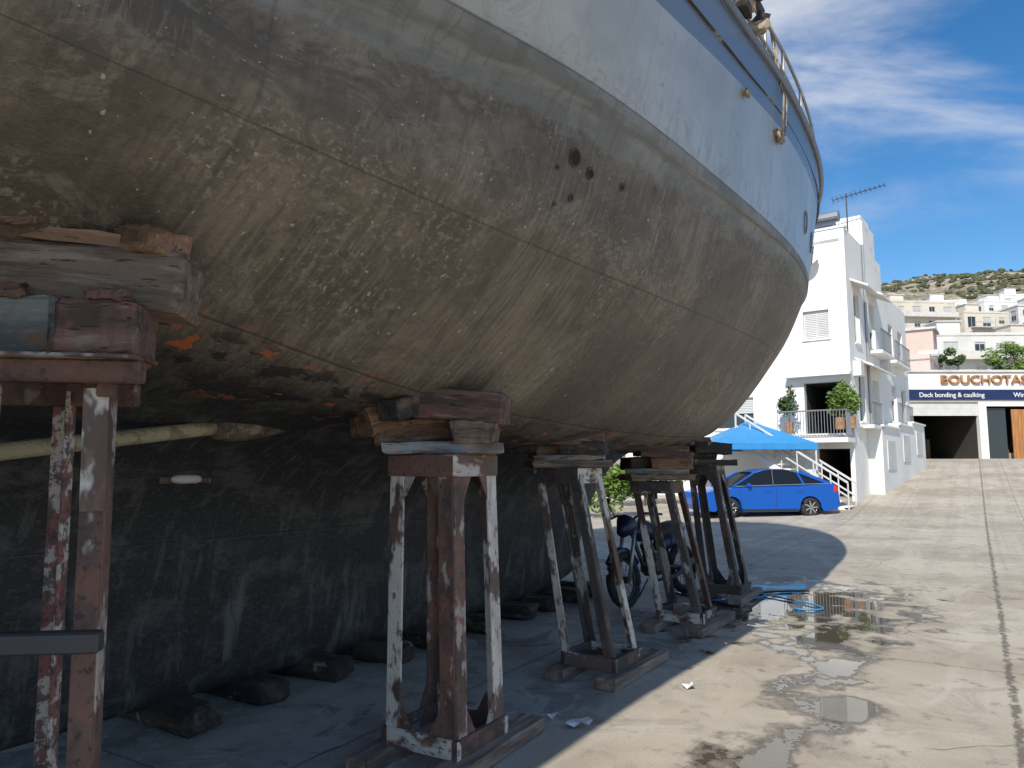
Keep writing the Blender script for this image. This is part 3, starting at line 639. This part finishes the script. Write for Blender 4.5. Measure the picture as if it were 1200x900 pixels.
# ---------------------------------------------------------------- white house
K=Vector((12,26,-.2)); e_=Vector((.6,.8,0)); f_=Vector((.8,-.6,0)); wh=empty('white_house',K); A=newA()
Lf=9.0; H1=10.4
o=K-f_*Lf
def F(L0,z0,L1,z1,*k): return (Lf-L1,z0+.2,Lf-L0,z1+.2)+k
facade(A,o,f_,Lf,H1,[F(.65,6.2,1.55,7.25,'shut',1.0),F(.2,2.75,1.62,4.6,'open',3),F(.15,.25,1.25,2.2,'open',4),F(3.5,6.2,5,7.3,'shut',.5),F(6,6.2,7.5,7.3,'win'),F(3.5,3,5,4.2,'shut',.5)])
L1=6.5
facade(A,K,e_,L1,H1,[(1.0,6.3,1.9,8.2,'win'),(3.6,6.4,4.7,8.3,'shut',.6),(1.2,3.4,2.2,5.2,'win'),(3.4,3.3,4.9,5.2,'shut',.5),(3.0,1.3,5.4,2.8,'shut',1.0)])
facade(A,K+e_*L1,e_,5.5,9.2,[(1.0,6.6,2.0,8.0,'win'),(3.2,6.5,4.4,8.0,'shut',.6),(1.0,3.7,2.2,5.3,'shut',.4),(3.4,3.7,4.6,5.3,'win')])
facade(A,K+e_*12,-f_,Lf,9.2,[]); facade(A,o+e_*12,-e_,12,9.2,[])
A['wall'].quad(K+e_*L1+UPZ*9.2,K+e_*L1-f_*Lf+UPZ*9.2,K+e_*L1-f_*Lf+UPZ*H1,K+e_*L1+UPZ*H1)
A['wall'].quad(o+UPZ*9.2,o+e_*L1+UPZ*9.2,o+e_*L1+UPZ*H1,o+UPZ*H1)
A['slab'].pbox(K-f_*Lf+UPZ*(H1-.5),f_*Lf*.998,e_*L1*.998,UPZ*.12); A['slab'].pbox(K-f_*Lf+e_*L1+UPZ*8.7,f_*Lf*.998,e_*5.45,UPZ*.12)
A['wall'].pbox(K-f_*1.6+e_*3.2+UPZ*(H1-.4),f_*1.603,e_*2.2,UPZ*1.5)
A['wall'].pbox(K-f_*1.5+e_*3.5+UPZ*(H1+1.08),f_*1.4,e_*1.5,UPZ*.35)
A['trim'].pbox(K-f_*2.0+UPZ*(H1)-e_*.04,f_*2.05,e_*.34,UPZ*.08)
n_=e_.cross(UPZ)
for (a,z,L) in ((.6,8.55,1.6),(3.2,8.7,2.0),(.8,5.65,4.4)):
    A['slab'].pbox(K+e_*a+UPZ*z+n_*.003,e_*L,n_*.6-UPZ*.3,UPZ*.07)
for (a,z,L) in ((3.2,6.15,2.2),(.9,3.15,1.8)):
    A['slab'].pbox(K+e_*a+UPZ*z+n_*.003,e_*L,n_*.5,UPZ*.12); railing(A['rail'],K+e_*a+UPZ*(z+.12)+n_*.46,e_,L,.85,.14)
for (a,z,L) in ((7.0,6.2,3.6),(7.0,3.5,3.6)):
    A['slab'].pbox(K+e_*a+UPZ*z+n_*.003,e_*L,n_*.35,UPZ*.12); railing(A['rail'],K+e_*a+UPZ*(z+.12)+n_*.32,e_,L,.85,.2)
A['shut'].pbox(K+e_*.35+UPZ*5.0+n_*.003,e_*.5,n_*.28,UPZ*.55); A['shut'].pbox(K+e_*5.4+UPZ*5.7+n_*.003,e_*.6,n_*.28,UPZ*.5)
A['rail'].rod(K+e_*2.75+n_*.06+UPZ*.8,K+e_*2.75+n_*.06+UPZ*H1,.05)
for i,(a,h) in enumerate(((2.2,3.0),(5.6,2.9),(9.0,2.8))):
    p=K+e_*a; zz=gz(p.x,p.y); A['wall'].pbox(Vector((p.x,p.y,-.3))+n_*.003,e_*3.39,n_*.5,UPZ*(zz+h+.3-.5)); A['trim'].pbox(Vector((p.x,p.y,zz+h-.497)),e_*3.39,n_*.58,UPZ*.07)
    A['shut'].pbox(Vector((p.x,p.y,zz+.9))+e_*.8+n_*.506,e_*1.6,n_*.03,UPZ*1.1)
nf=f_.cross(UPZ)
A['slab'].pbox(K-f_*2.3+UPZ*2.6+nf*.003,f_*2.35,nf*1.1,UPZ*.16); railing(A['rail'],K-f_*2.3+UPZ*2.76+nf*1.05,f_,2.35,.95,.1); railing(A['rail'],K+f_*.02+UPZ*2.76+nf*.05,nf,1.0,.95,.1)
A['slab'].pbox(K-f_*2.2+UPZ*5.0+nf*.003,f_*2.25,nf*.4,UPZ*.1)
st0=K-f_*3.4+nf*1.2+UPZ*2.7; stE=K+f_*.25+nf*1.3+UPZ*.3
for q in (0,1.0):
    A['wall'].pbox(st0+nf*q-UPZ*.22,(stE-st0),nf*.08,UPZ*.25)
ns=14
for i in range(ns):
    p=st0+(stE-st0)*((i+.1)/ns)+nf*.08; A['slab'].pbox(p,f_*.26,nf*.92,UPZ*.05)
for q in (.04,1.05):
    A['frame'].rod(st0+nf*q+UPZ*.95,stE+nf*q+UPZ*.95,.04); A['frame'].rod(st0+nf*q+UPZ*.5,stE+nf*q+UPZ*.5,.03)
for i in range(8):
    p=st0+(stE-st0)*(i/7)
    for q in (0.04,1.05): A['frame'].rod(p+nf*q,p+nf*q+UPZ*.95,.025)
A['slab'].pbox(st0-f_*1.2+UPZ*-.05-nf*1.19,f_*1.2,nf*2.3,UPZ*.12)
finish(A,wh,'white','white')
sb=K-f_*1.9+e_*.6+UPZ*(H1+.1)
so=Acc(); so.pbox(sb,f_*1.3,e_*1.2+UPZ*.75,UPZ*.07+Vector((0,0,.01))); so.out('solar_collector',M['solar'],wh)
s2=Acc(); s2.rod(sb+e_*1.3+UPZ*.95,sb+e_*1.3+UPZ*.95+f_*1.35,.22,14)
for q in (.1,1.2):
    s2.rod(sb+f_*q+e_*1.3-UPZ*.4,sb+f_*q+e_*1.3+UPZ*.9,.03); s2.rod(sb+f_*q-UPZ*.4,sb+f_*q+e_*.05,.03)
s2.out('water_tank',M['metal'],wh)
an=Acc(); ab=K-f_*.4+e_*2.6+UPZ*(H1-.2); an.rod(ab,ab+UPZ*2.3,.025)
b0=ab+UPZ*2.15-f_*.5; b1=ab+UPZ*2.35+f_*1.4; an.rod(b0,b1,.018)
for i in range(12):
    p=b0+(b1-b0)*(i/11); L=.42-.02*i; an.rod(p-e_*L-UPZ*.0,p+e_*L,.008,4); an.rod(p-UPZ*L*.4,p+UPZ*L*.4,.008,4)
an.out('tv_antenna',M['iron'],wh)
dc=K-f_*1.2+nf*.25+UPZ*9.3; dn=(nf*.8+UPZ*.5).normalized(); da=dn.orthogonal().normalized(); db=dn.cross(da); dvv=[dc]; dff=[]
for r_,zz in ((.2,.03),(.38,.11)):
    for i in range(14): dvv.append(dc+da*math.cos(i/14*2*math.pi)*r_+db*math.sin(i/14*2*math.pi)*r_+dn*zz)
for i in range(14):
    dff.append((0,1+i,1+(i+1)%14)); dff.append((1+i,15+i,15+(i+1)%14,1+(i+1)%14))
mesh('satellite_dish',dvv,dff,M['shutter'],wh,True)
dd=Acc(); dd.rod(dc,dc-nf*.3,.02); dd.rod(dc,dc+dn*.4,.01); dd.out('dish_arm',M['metal'],wh)
yw=empty('yard_wall',(-5,33,0)); A=newA(); A['wall'].pbox((-60,33,-.2),Vector((64,-1.5,0)),Vector((0,.25,0)),UPZ*2.6); A['trim'].pbox((-60,32.95,2.4),Vector((64,-1.5,0)),Vector((0,.35,0)),UPZ*.08); finish(A,yw,'cream')
# ---------------------------------------------------------------- shop
sh=empty('boat_shop',(29,43,1.9)); A=newA(); zb=1.75; W0=22.6
SW=16
facade(A,(W0,43,zb),(1,0,0),SW,5.3,[(.55,.15,4.6,3.55,'open',9),(5.05,.15,7.9,3.3,'open',5),(8.6,.15,11.5,3.3,'open',5),(12.2,1.0,14.8,3.2,'win')],.2)
facade(A,(W0+SW,43,zb),(0,1,0),10,5.3,[]); facade(A,(W0+SW,53,zb),(-1,0,0),SW,5.3,[]); facade(A,(W0,53,zb),(0,-1,0),10,5.3,[])
A['slab'].pbox((W0,43.01,zb+5.0),Vector((SW,0,0)),Vector((0,9.9,0)),UPZ*.1)
A['slab'].pbox((W0-.15,42.88,zb+5.3),Vector((SW+.3,0,0)),Vector((0,.4,0)),UPZ*.12)
zz=zb+2.75
while zz<zb+3.55: A['shut'].pbox((W0+.56,43.12,zz),Vector((4.03,0,0)),Vector((0,.04,0)),UPZ*.078); zz+=.085
finish(A,sh,'white')
sg=Acc(); sg.pbox((W0+.3,42.9,zb+3.66),Vector((SW-.4,0,0)),Vector((0,.09,0)),UPZ*.60); sg.out('sign_board',M['navy'],sh)
od=Acc(); od.pbox((W0+6.55,43.1,zb+.02),Vector((.55,0,0)),Vector((0,.06,0)),UPZ*3.1); od.pbox((W0+7.13,43.12,zb+.02),Vector((.5,0,0)),Vector((0,.06,0)),UPZ*3.1); od.out('wooden_doors',M['orange'],sh)
gl=Acc(); gl.pbox((W0+5.1,43.25,zb+.1),Vector((1.2,0,0)),Vector((0,.04,0)),UPZ*3.1); gl.out('glass_door',M['glass'],sh)
def text(name,body,loc,size,mat,parent,ext=.02,sx=1):
    c=bpy.data.curves.new(name,'FONT'); c.body=body; c.size=size; c.extrude=ext; c.offset=.012*size; c.materials.append(mat)
    o=bpy.data.objects.new(name,c); o.location=loc; o.rotation_euler=(math.pi/2,0,0); o.scale=(sx,1,1); link(o,parent)
text('sign_text','Deck bonding & caulking',(W0+1.1,42.87,zb+3.82),.38,M['signtext'],sh,.008)
text('sign_text_b','Winches  &  rigging',(W0+6.6,42.87,zb+3.82),.38,M['signtext'],sh,.008)
text('parapet_letters','BOUCHOTAS',(W0+2.4,42.9,zb+4.62),.70,M['letters'],sh,.05,1.2)
it=empty('stored_boxes',(W0+1.5,45,2)); 
for k in range(5): block('crate_%d'%k,(W0+5.3+.45*k,44.2,zb+.35+.1*(k%2)),(.4,.4,.5+.2*(k%2)),U(0,.3),M['woodbrown' if k%2 else 'shutter'],it,jit=.0,seg=1,ch=.04)
for k in range(6): block('crate_b%d'%k,(W0+.9+.5*k,46.5+U(0,2),zb+.4+.2*(k%3)),(.45,.4,.6+.4*(k%3)),U(0,.6),M['woodbrown' if k%2 else 'shutter'],it,jit=.0,seg=1,ch=.04)
# ---------------------------------------------------------------- foliage
def leaves(acc_v,acc_f,c,r,n,size):
    for i in range(n):
        d=Vector((U(-1,1),U(-1,1),U(-1,1)))
        while d.length>1: d=Vector((U(-1,1),U(-1,1),U(-1,1)))
        p=c+Vector((d.x*r[0],d.y*r[1],d.z*r[2])); a=Vector((U(-1,1),U(-1,1),U(-1,1))).normalized(); b=a.orthogonal().normalized(); s=size*U(.6,1.3); k=len(acc_v)
        acc_v+= [p-a*s,p+b*s*.5,p+a*s,p-b*s*.5]; acc_f.append((k,k+1,k+2,k+3))
def tree(name,x,y,z,h,r,mat,n=26,leaf=.16,per=130):
    e=empty(name,(x,y,z)); top=Vector((x,y,z+h*.55)); 
    tube('trunk',[Vector((x,y,z-.3)),Vector((x+.1,y,z+h*.25)),top],.2,M['bark'],e,radii=[.24,.18,.12])
    v=[];f=[]
    for i in range(n):
        d=Vector((U(-1,1),U(-1,1),U(-.6,1))); 
        if d.length>1: d.normalize()
        c=Vector((x,y,z+h*.68))+Vector((d.x*r,d.y*r,d.z*h*.32)); rr=U(.22,.42)*r
        leaves(v,f,c,(rr,rr,rr*.75),per,leaf)
        if i%3==0: tube('limb_%d'%i,[top-UPZ*U(0,.8),(top+c)/2+UPZ*.1,c],.05,M['bark'],e,n=5,radii=[.08,.05,.02])
    mesh('foliage',v,f,M[mat],e)
tree('tree',at(1110,58),58,2,9.0,1.3,'leaf')
tree('tree',at(1188,60),60,2,10.0,2.0,'leafbright',34)
for (px,yy,hh) in ((1135,125,5),(1095,130,5),(1060,120,6),(1205,150,6),(1125,190,6),(1175,175,6)):
    x=at(px,yy); tree('tree',x,yy,hz(x,yy),hh,1.8,'leaf',12,.3,60)
def shrub(name,c,r,mat,n=900,leaf=.05,pot=True):
    e=empty(name,c); v=[];f=[]; c=Vector(c)
    for i in range(9):
        cc=c+Vector((U(-1,1)*r[0]*.6,U(-1,1)*r[1]*.6,U(0,1)*r[2]*1.2)); leaves(v,f,cc,(r[0]*.5,r[1]*.5,r[2]*.45),n//9,leaf)
    mesh('foliage',v,f,M[mat],e)
    ac=Acc(); ac.rod(c-UPZ*(r[2]*.9),c+UPZ*.1,.03); ac.out('stem',M['bark'],e)
    if pot:
        po=Acc(); po.rod(c-UPZ*(r[2]*.9+.02),c-UPZ*(r[2]*.35),.16,12); po.out('pot',M['letters'],e)
for (L,q,z) in ((2.0,.7,3.4),(.25,.8,3.5),(.0,.3,3.55)):
    p=K-f_*L+nf*q; shrub('potted_plant',(p.x,p.y,z),(.35,.3,.7),'leafbright' if L<1 else 'leaf',700,.07)
shrub('bush',(3.0,23,.5),(1.3,.8,.9),'leafbright',2000,.09,False)
shrub('bush',(4.8,27,.7),(1.5,.8,1.1),'leafbright',2000,.1,False)
shrub('bush',(.8,26,.7),(1.8,.8,1.1),'leaf',2000,.1,False)
# ---------------------------------------------------------------- gazebo
gx,gy=8.5,26.6; hw=1.75; gz_=empty('blue_canopy',(gx,gy,0))
rv=[(gx-hw,gy-hw,2.35),(gx+hw,gy-hw,2.35),(gx+hw,gy+hw,2.35),(gx-hw,gy+hw,2.35),(gx,gy,3.2)]+[(gx-hw,gy-hw,2.14),(gx+hw,gy-hw,2.14),(gx+hw,gy+hw,2.14),(gx-hw,gy+hw,2.14)]
mesh('canopy',rv,[(0,1,4),(1,2,4),(2,3,4),(3,0,4),(5,6,1,0),(6,7,2,1),(7,8,3,2),(8,5,0,3)],M['canopy'],gz_)
ga=Acc()
for sx in (-1,1):
    for sy in (-1,1): ga.rod((gx+sx*hw*.97,gy+sy*hw*.97,0),(gx+sx*hw*.97,gy+sy*hw*.97,2.34),.03)
ga.out('poles',M['frame'],gz_)
# ---------------------------------------------------------------- car (length along local x, nose -x)
def car(x,y,z,yaw,paint):
    e=empty('parked_car',(x,y,z)); Mx=Matrix.Translation((x,y,z))@Matrix.Rotation(yaw,4,'Z')
    def arch(cx,r,n=9): return [(cx+r*math.cos(math.pi*(i/(n-1))),.30+r*math.sin(math.pi*(i/(n-1)))) for i in range(n)]
    prof=[(2.28,.38),(2.22,.26),(1.75,.2)]+arch(1.32,.36)+[(.9,.19),(-.9,.19)]+arch(-1.30,.36)+[(-1.85,.2),(-2.2,.24),(-2.29,.4),(-2.27,.6),(-2.15,.76),(-1.7,.87),(-1.1,.93),(0,.96),(1.0,.98),(1.8,1.02),(2.15,1.03),(2.26,.9),(2.3,.62)]
    hwid=.88; v=[];f=[];n=len(prof)
    def inset(px,pz,k): 
        cz=.62; return (px*(1-k*.03),cz+(pz-cz)*(1-k*.10))
    for (yy,k) in ((-hwid,1.0),(-hwid-.0+.06,0.25),(-hwid+.14,0),(hwid-.14,0),(hwid-.06,.25),(hwid,1.0)):
        for p in prof:
            a,b=inset(p[0],p[1],k) if p[1]>.5 else (p[0]*(1-k*.02),p[1]); v.append((a,yy,b))
    for r in range(5):
        for i in range(n): f.append((r*n+i,r*n+(i+1)%n,(r+1)*n+(i+1)%n,(r+1)*n+i))
    f.append(tuple(range(n-1,-1,-1))); f.append(tuple(5*n+i for i in range(n)))
    o=mesh('body',v,f,paint,e,M=Mx)
    gp=[(-1.15,.93,.80),(-.35,1.36,.60),(.1,1.45,.58),(.7,1.44,.57),(1.35,1.28,.60),(2.0,1.03,.74)]
    gv=[];gf=[]
    low=[(-1.15,.93),(-.6,.95),(0,.96),(.7,.97),(1.35,.99),(2.0,1.02)]
    for sg_ in (-1,1):
        for (a,b) in low: gv.append((a,sg_*.80,b-.02))
        for (a,b,w_) in gp: gv.append((a,sg_*w_,b))
    for q in range(2):
        k=q*12
        for i in range(5): gf.append((k+i,k+i+1,k+6+i+1,k+6+i) if q==0 else (k+6+i,k+6+i+1,k+i+1,k+i))
    for i in range(5): gf.append((6+i,6+i+1,18+i+1,18+i))
    mesh('greenhouse_glass',gv,gf,M['carglass'],e,M=Mx)
    rv=[];rf=[]
    rp=[(-.38,1.36,.61),(-.1,1.435,.6),(.1,1.465,.59),(.7,1.458,.58),(1.1,1.385,.6)]
    for (a,b,w_) in rp: rv+= [(a,-w_-.01,b-.012),(a,-w_*.6,b+.02),(a,w_*.6,b+.02),(a,w_+.01,b-.012)]
    for i in range(4):
        for j in range(3): rf.append((i*4+j,(i+1)*4+j,(i+1)*4+j+1,i*4+j+1))
    r_=mesh('roof',rv,rf,paint,e,M=Mx,smooth=True); 
    T=lambda a,b,c: Mx@Vector((a,b,c))
    for sg_ in (-1,1):
        for (p,q,w_) in (((-1.2,.81,.93),(-.37,.615,1.37),.05),((.12,.815,.96),(.2,.60,1.45),.055),((1.15,.815,.98),(1.0,.61,1.40),.06),((2.02,.76,1.03),(1.08,.61,1.395),.10)):
            beam('pillar',T(p[0],sg_*p[1],p[2]),T(q[0],sg_*q[1],q[2]),.03,w_,paint if w_!=.055 else M['blackplastic'],e)
        beam('window_line',T(-1.1,sg_*.822,.955),T(1.95,sg_*.80,1.035),.015,.02,M['chrome'],e)
        for xx in (-.95,.15,1.02): beam('door_gap',T(xx,sg_*.883,.28 if xx!=1.02 else .7),T(xx+(.05 if xx>0 else -.03),sg_*.878,.88),.006,.012,M['rubber'],e,up=Vector((1,0,0)))
        for xx in (-.15,.85): beam('handle',T(xx,sg_*.885,.80),T(xx+.17,sg_*.885,.805),.03,.025,paint,e)
        beam('sill_trim',T(-.9,sg_*.885,.24),T(.92,sg_*.885,.24),.02,.06,M['blackplastic'],e)
        block('mirror',T(-.72,sg_*.93,.99),(.1,.2,.13),yaw,paint,e,jit=0,seg=1,ch=.3)
        beam('tail_lamp',T(2.27,sg_*.58,.86),T(2.08,sg_*.885,.87),.16,.22,M['tail'],e)
        beam('headlamp',T(-2.16,sg_*.5,.66),T(-1.98,sg_*.82,.70),.1,.13,M['chrome'],e)
        for xx in (1.32,-1.30):
            tube('tyre',[T(xx+.235*math.cos(i/20*2*math.pi),sg_*.78,.31+.235*math.sin(i/20*2*math.pi)) for i in range(20)],.085,M['rubber'],e,closed=True,n=10)
            w=Acc(); w.rod(T(xx,sg_*.72,.31),T(xx,sg_*.80,.31),.19,20); w.out('brake_disc',M['iron'],e)
            w=Acc(); 
            for i in range(7):
                an=i/7*2*math.pi; w.pbox(T(xx,sg_*.835,.31)-(Mx.to_3x3()@Vector((-math.sin(an),0,math.cos(an))))*.02,(Mx.to_3x3()@Vector((math.cos(an),0,math.sin(an))))*.2,(Mx.to_3x3()@Vector((-math.sin(an),0,math.cos(an))))*.04,Mx.to_3x3()@Vector((0,sg_*.02,0)))
            w.out('spokes',M['chrome'],e)
            tube('rim',[T(xx+.2*math.cos(i/20*2*math.pi),sg_*.83,.31+.2*math.sin(i/20*2*math.pi)) for i in range(20)],.015,M['chrome'],e,closed=True,n=6)
            w=Acc(); w.rod(T(xx,sg_*.4,.33),T(xx,sg_*.70,.33),.34,20); w.out('wheel_well',M['hole'],e)
    beam('number_plate',T(2.305,-.26,.72),T(2.305,.26,.72),.01,.11,M['frame'],e)
    beam('rear_bumper',T(2.28,-.78,.42),T(2.28,.78,.42),.08,.2,paint,e)
    return e
car(7.75,23.6,0.02,.14,M['carblue'])
# ---------------------------------------------------------------- motorbike
def bike(x,y,yaw):
    e=empty('motorcycle',(x,y,0)); Mx=Matrix.Translation((x,y,0))@Matrix.Rotation(yaw,4,'Z')@Matrix.Rotation(-.12,4,'X'); T=lambda a,b,c: Mx@Vector((a,b,c))
    for xx in (-.68,.68):
        tube('tyre',[T(xx+.27*math.cos(i/24*2*math.pi),0,.31+.27*math.sin(i/24*2*math.pi)) for i in range(24)],.05,M['rubber'],e,closed=True,n=8)
        tube('rim',[T(xx+.22*math.cos(i/24*2*math.pi),0,.31+.22*math.sin(i/24*2*math.pi)) for i in range(24)],.016,M['iron'],e,closed=True,n=6)
        w=Acc()
        for i in range(12): an=i/12*2*math.pi; w.rod(T(xx,0,.31),T(xx+.22*math.cos(an),0,.31+.22*math.sin(an)),.005,4)
        w.rod(T(xx,-.07,.31),T(xx,.07,.31),.04,10); w.out('spokes',M['iron'],e)
    for sg_ in (-1,1):
        tube('fork_%d'%sg_,[T(-.68,sg_*.08,.31),T(-.42,sg_*.08,.95)],.024,M['metal'],e)
        tube('swingarm_%d'%sg_,[T(.68,sg_*.09,.31),T(.15,sg_*.09,.38)],.025,M['iron'],e)
        tube('shock_%d'%sg_,[T(.6,sg_*.11,.38),T(.48,sg_*.11,.72)],.03,M['chrome'],e)
        tube('handlebar_%d'%sg_,[T(-.42,0,.97),T(-.36,sg_*.2,1.03),T(-.26,sg_*.36,1.0)],.014,M['iron'],e)
        tube('mirror_stem_%d'%sg_,[T(-.34,sg_*.25,1.03),T(-.38,sg_*.32,1.2)],.008,M['iron'],e)
        block('mirror_%d'%sg_,T(-.38,sg_*.33,1.22),(.03,.12,.07),yaw,M['blackplastic'],e,jit=0,seg=1)
    tube('frame_tube',[T(-.42,0,.85),T(-.25,0,.45),T(.1,0,.3),T(.25,0,.6),T(.75,0,.74)],.025,M['iron'],e)
    tube('fuel_tank',[T(-.38,0,.82),T(-.25,0,.84),T(-.05,0,.82),T(.1,0,.76)],.12,M['bikeblue'],e,n=12,radii=[.06,.14,.13,.07])
    tube('seat',[T(.05,0,.78),T(.2,0,.79),T(.5,0,.82),T(.75,0,.86)],.1,M['seat'],e,n=10,radii=[.05,.10,.10,.05])
    tube('side_panel',[T(.2,0,.62),T(.4,0,.68),T(.85,0,.82)],.1,M['bikeblue'],e,n=10,radii=[.1,.11,.03])
    tube('front_fairing',[T(-.62,0,.82),T(-.5,0,.92),T(-.36,0,.92)],.1,M['bikeblue'],e,n=12,radii=[.06,.13,.09])
    tube('front_mudguard',[T(-.68+.33*math.cos(q),0,.31+.33*math.sin(q)) for q in (.5,.9,1.3,1.7,2.1,2.5)],.045,M['bikeblue'],e,n=8)
    block('engine',T(-.02,0,.42),(.34,.24,.26),yaw,M['iron'],e,jit=.01,seg=3,ch=.25); tube('cylinder',[T(-.05,0,.5),T(-.12,0,.68)],.08,M['iron'],e,n=12)
    tube('exhaust',[T(-.1,-.1,.45),T(-.2,-.14,.25),T(.2,-.15,.25),T(.8,-.16,.42)],.03,M['iron'],e,radii=[.02,.02,.03,.045])
    tube('kickstand',[T(.0,.1,.25),T(.05,.3,.02)],.01,M['iron'],e)
bike(1.75,9.1,.85)
# ---------------------------------------------------------------- hose, paper scraps
hp=[]
for i in range(60):
    k=i/59; s=8.8+.7*math.sin(k*5)+k*.8; t=-2.8+1.3*k+.3*math.sin(k*11); hp.append(W(s,t,.018))
tube('water_hose',hp,.010,M['hose'],n=6)
hp=[W(8.3+.5*math.sin(i/9)+i*.02,-3.4+.02*i+.25*math.cos(i/6),.016) for i in range(70)]
tube('black_hose',hp,.012,M['rubber'],n=6)
def scrap(x,y,r):
    v=[(x,y,.03)]+[(x+r*U(.5,1.2)*math.cos(i/9*6.283),y+r*U(.4,1)*math.sin(i/9*6.283),U(.004,.05)) for i in range(9)]
    mesh('paper_scrap',v,[(0,1+i,1+(i+1)%9) for i in range(9)],M['paper'])
scrap(.42,4.75,.09); scrap(1.28,5.55,.06); scrap(.25,4.9,.05)
# ---------------------------------------------------------------- camera, light, sky
cam=bpy.data.cameras.new('Camera'); co=bpy.data.objects.new('Camera',cam); scene.collection.objects.link(co); co.location=(0,0,1.6)
co.rotation_euler=(math.radians(96.3),0,0); cam.lens=26; cam.sensor_width=36; cam.clip_end=4000; cam.clip_start=.05; scene.camera=co
sd=Vector((.5,1.1,-1.0)).normalized()
sl=bpy.data.lights.new('sun','SUN'); sl.energy=5.0; sl.angle=math.radians(.53); sl.color=(1,.95,.87); so_=bpy.data.objects.new('sun',sl); so_.rotation_euler=sd.to_track_quat('-Z','Y').to_euler(); so_.location=(-10,-20,30); scene.collection.objects.link(so_)
wd=bpy.data.worlds.new('World'); scene.world=wd; wd.use_nodes=True; t=NT(wd.node_tree); bg=t.n['Background']
sky=t.a('ShaderNodeTexSky',sky_type='NISHITA'); sky.sun_disc=False; sky.sun_elevation=math.asin(-sd.z); sky.sun_rotation=math.atan2(-sd.x,-sd.y)%(2*math.pi); sky.air_density=1.0; sky.dust_density=.3; sky.ozone_density=3.0
hs=t.a('ShaderNodeHueSaturation'); hs.inputs['Saturation'].default_value=1.3; hs.inputs['Value'].default_value=1.0; t.l.new(sky.outputs[0],hs.inputs['Color'])
g=t.a('ShaderNodeTexCoord').outputs['Generated']; sp=t.a('ShaderNodeSeparateXYZ'); t.l.new(g,sp.inputs[0])
zz=t.math('ADD',t.math('MAXIMUM',sp.outputs[2],0.0),.12); cb=t.a('ShaderNodeCombineXYZ'); t.l.new(t.math('DIVIDE',sp.outputs[0],zz),cb.inputs[0]); t.l.new(t.math('DIVIDE',sp.outputs[1],zz),cb.inputs[1])
n1=t.noise(t.mapping(cb.outputs[0],scale=(1.0,2.2,1),rot=(0,0,.5),loc=(2.3,.4,0)),1.1,7,.56,.5)
n2=t.noise(t.mapping(cb.outputs[0],scale=(.6,.8,1),loc=(5,2,0)),.9,2,.5)
cf=t.math('MULTIPLY',t.smooth(n1,.40,.75),t.smooth(n2,.38,.58))
col=t.mix(t.math('MULTIPLY',cf,.9),hs.outputs[0],(6.0,6.1,6.4,1))
t.l.new(col,bg.inputs[0]); bg.inputs[1].default_value=.14
scene.view_settings.view_transform='Standard'; scene.view_settings.look='None'; scene.view_settings.exposure=0
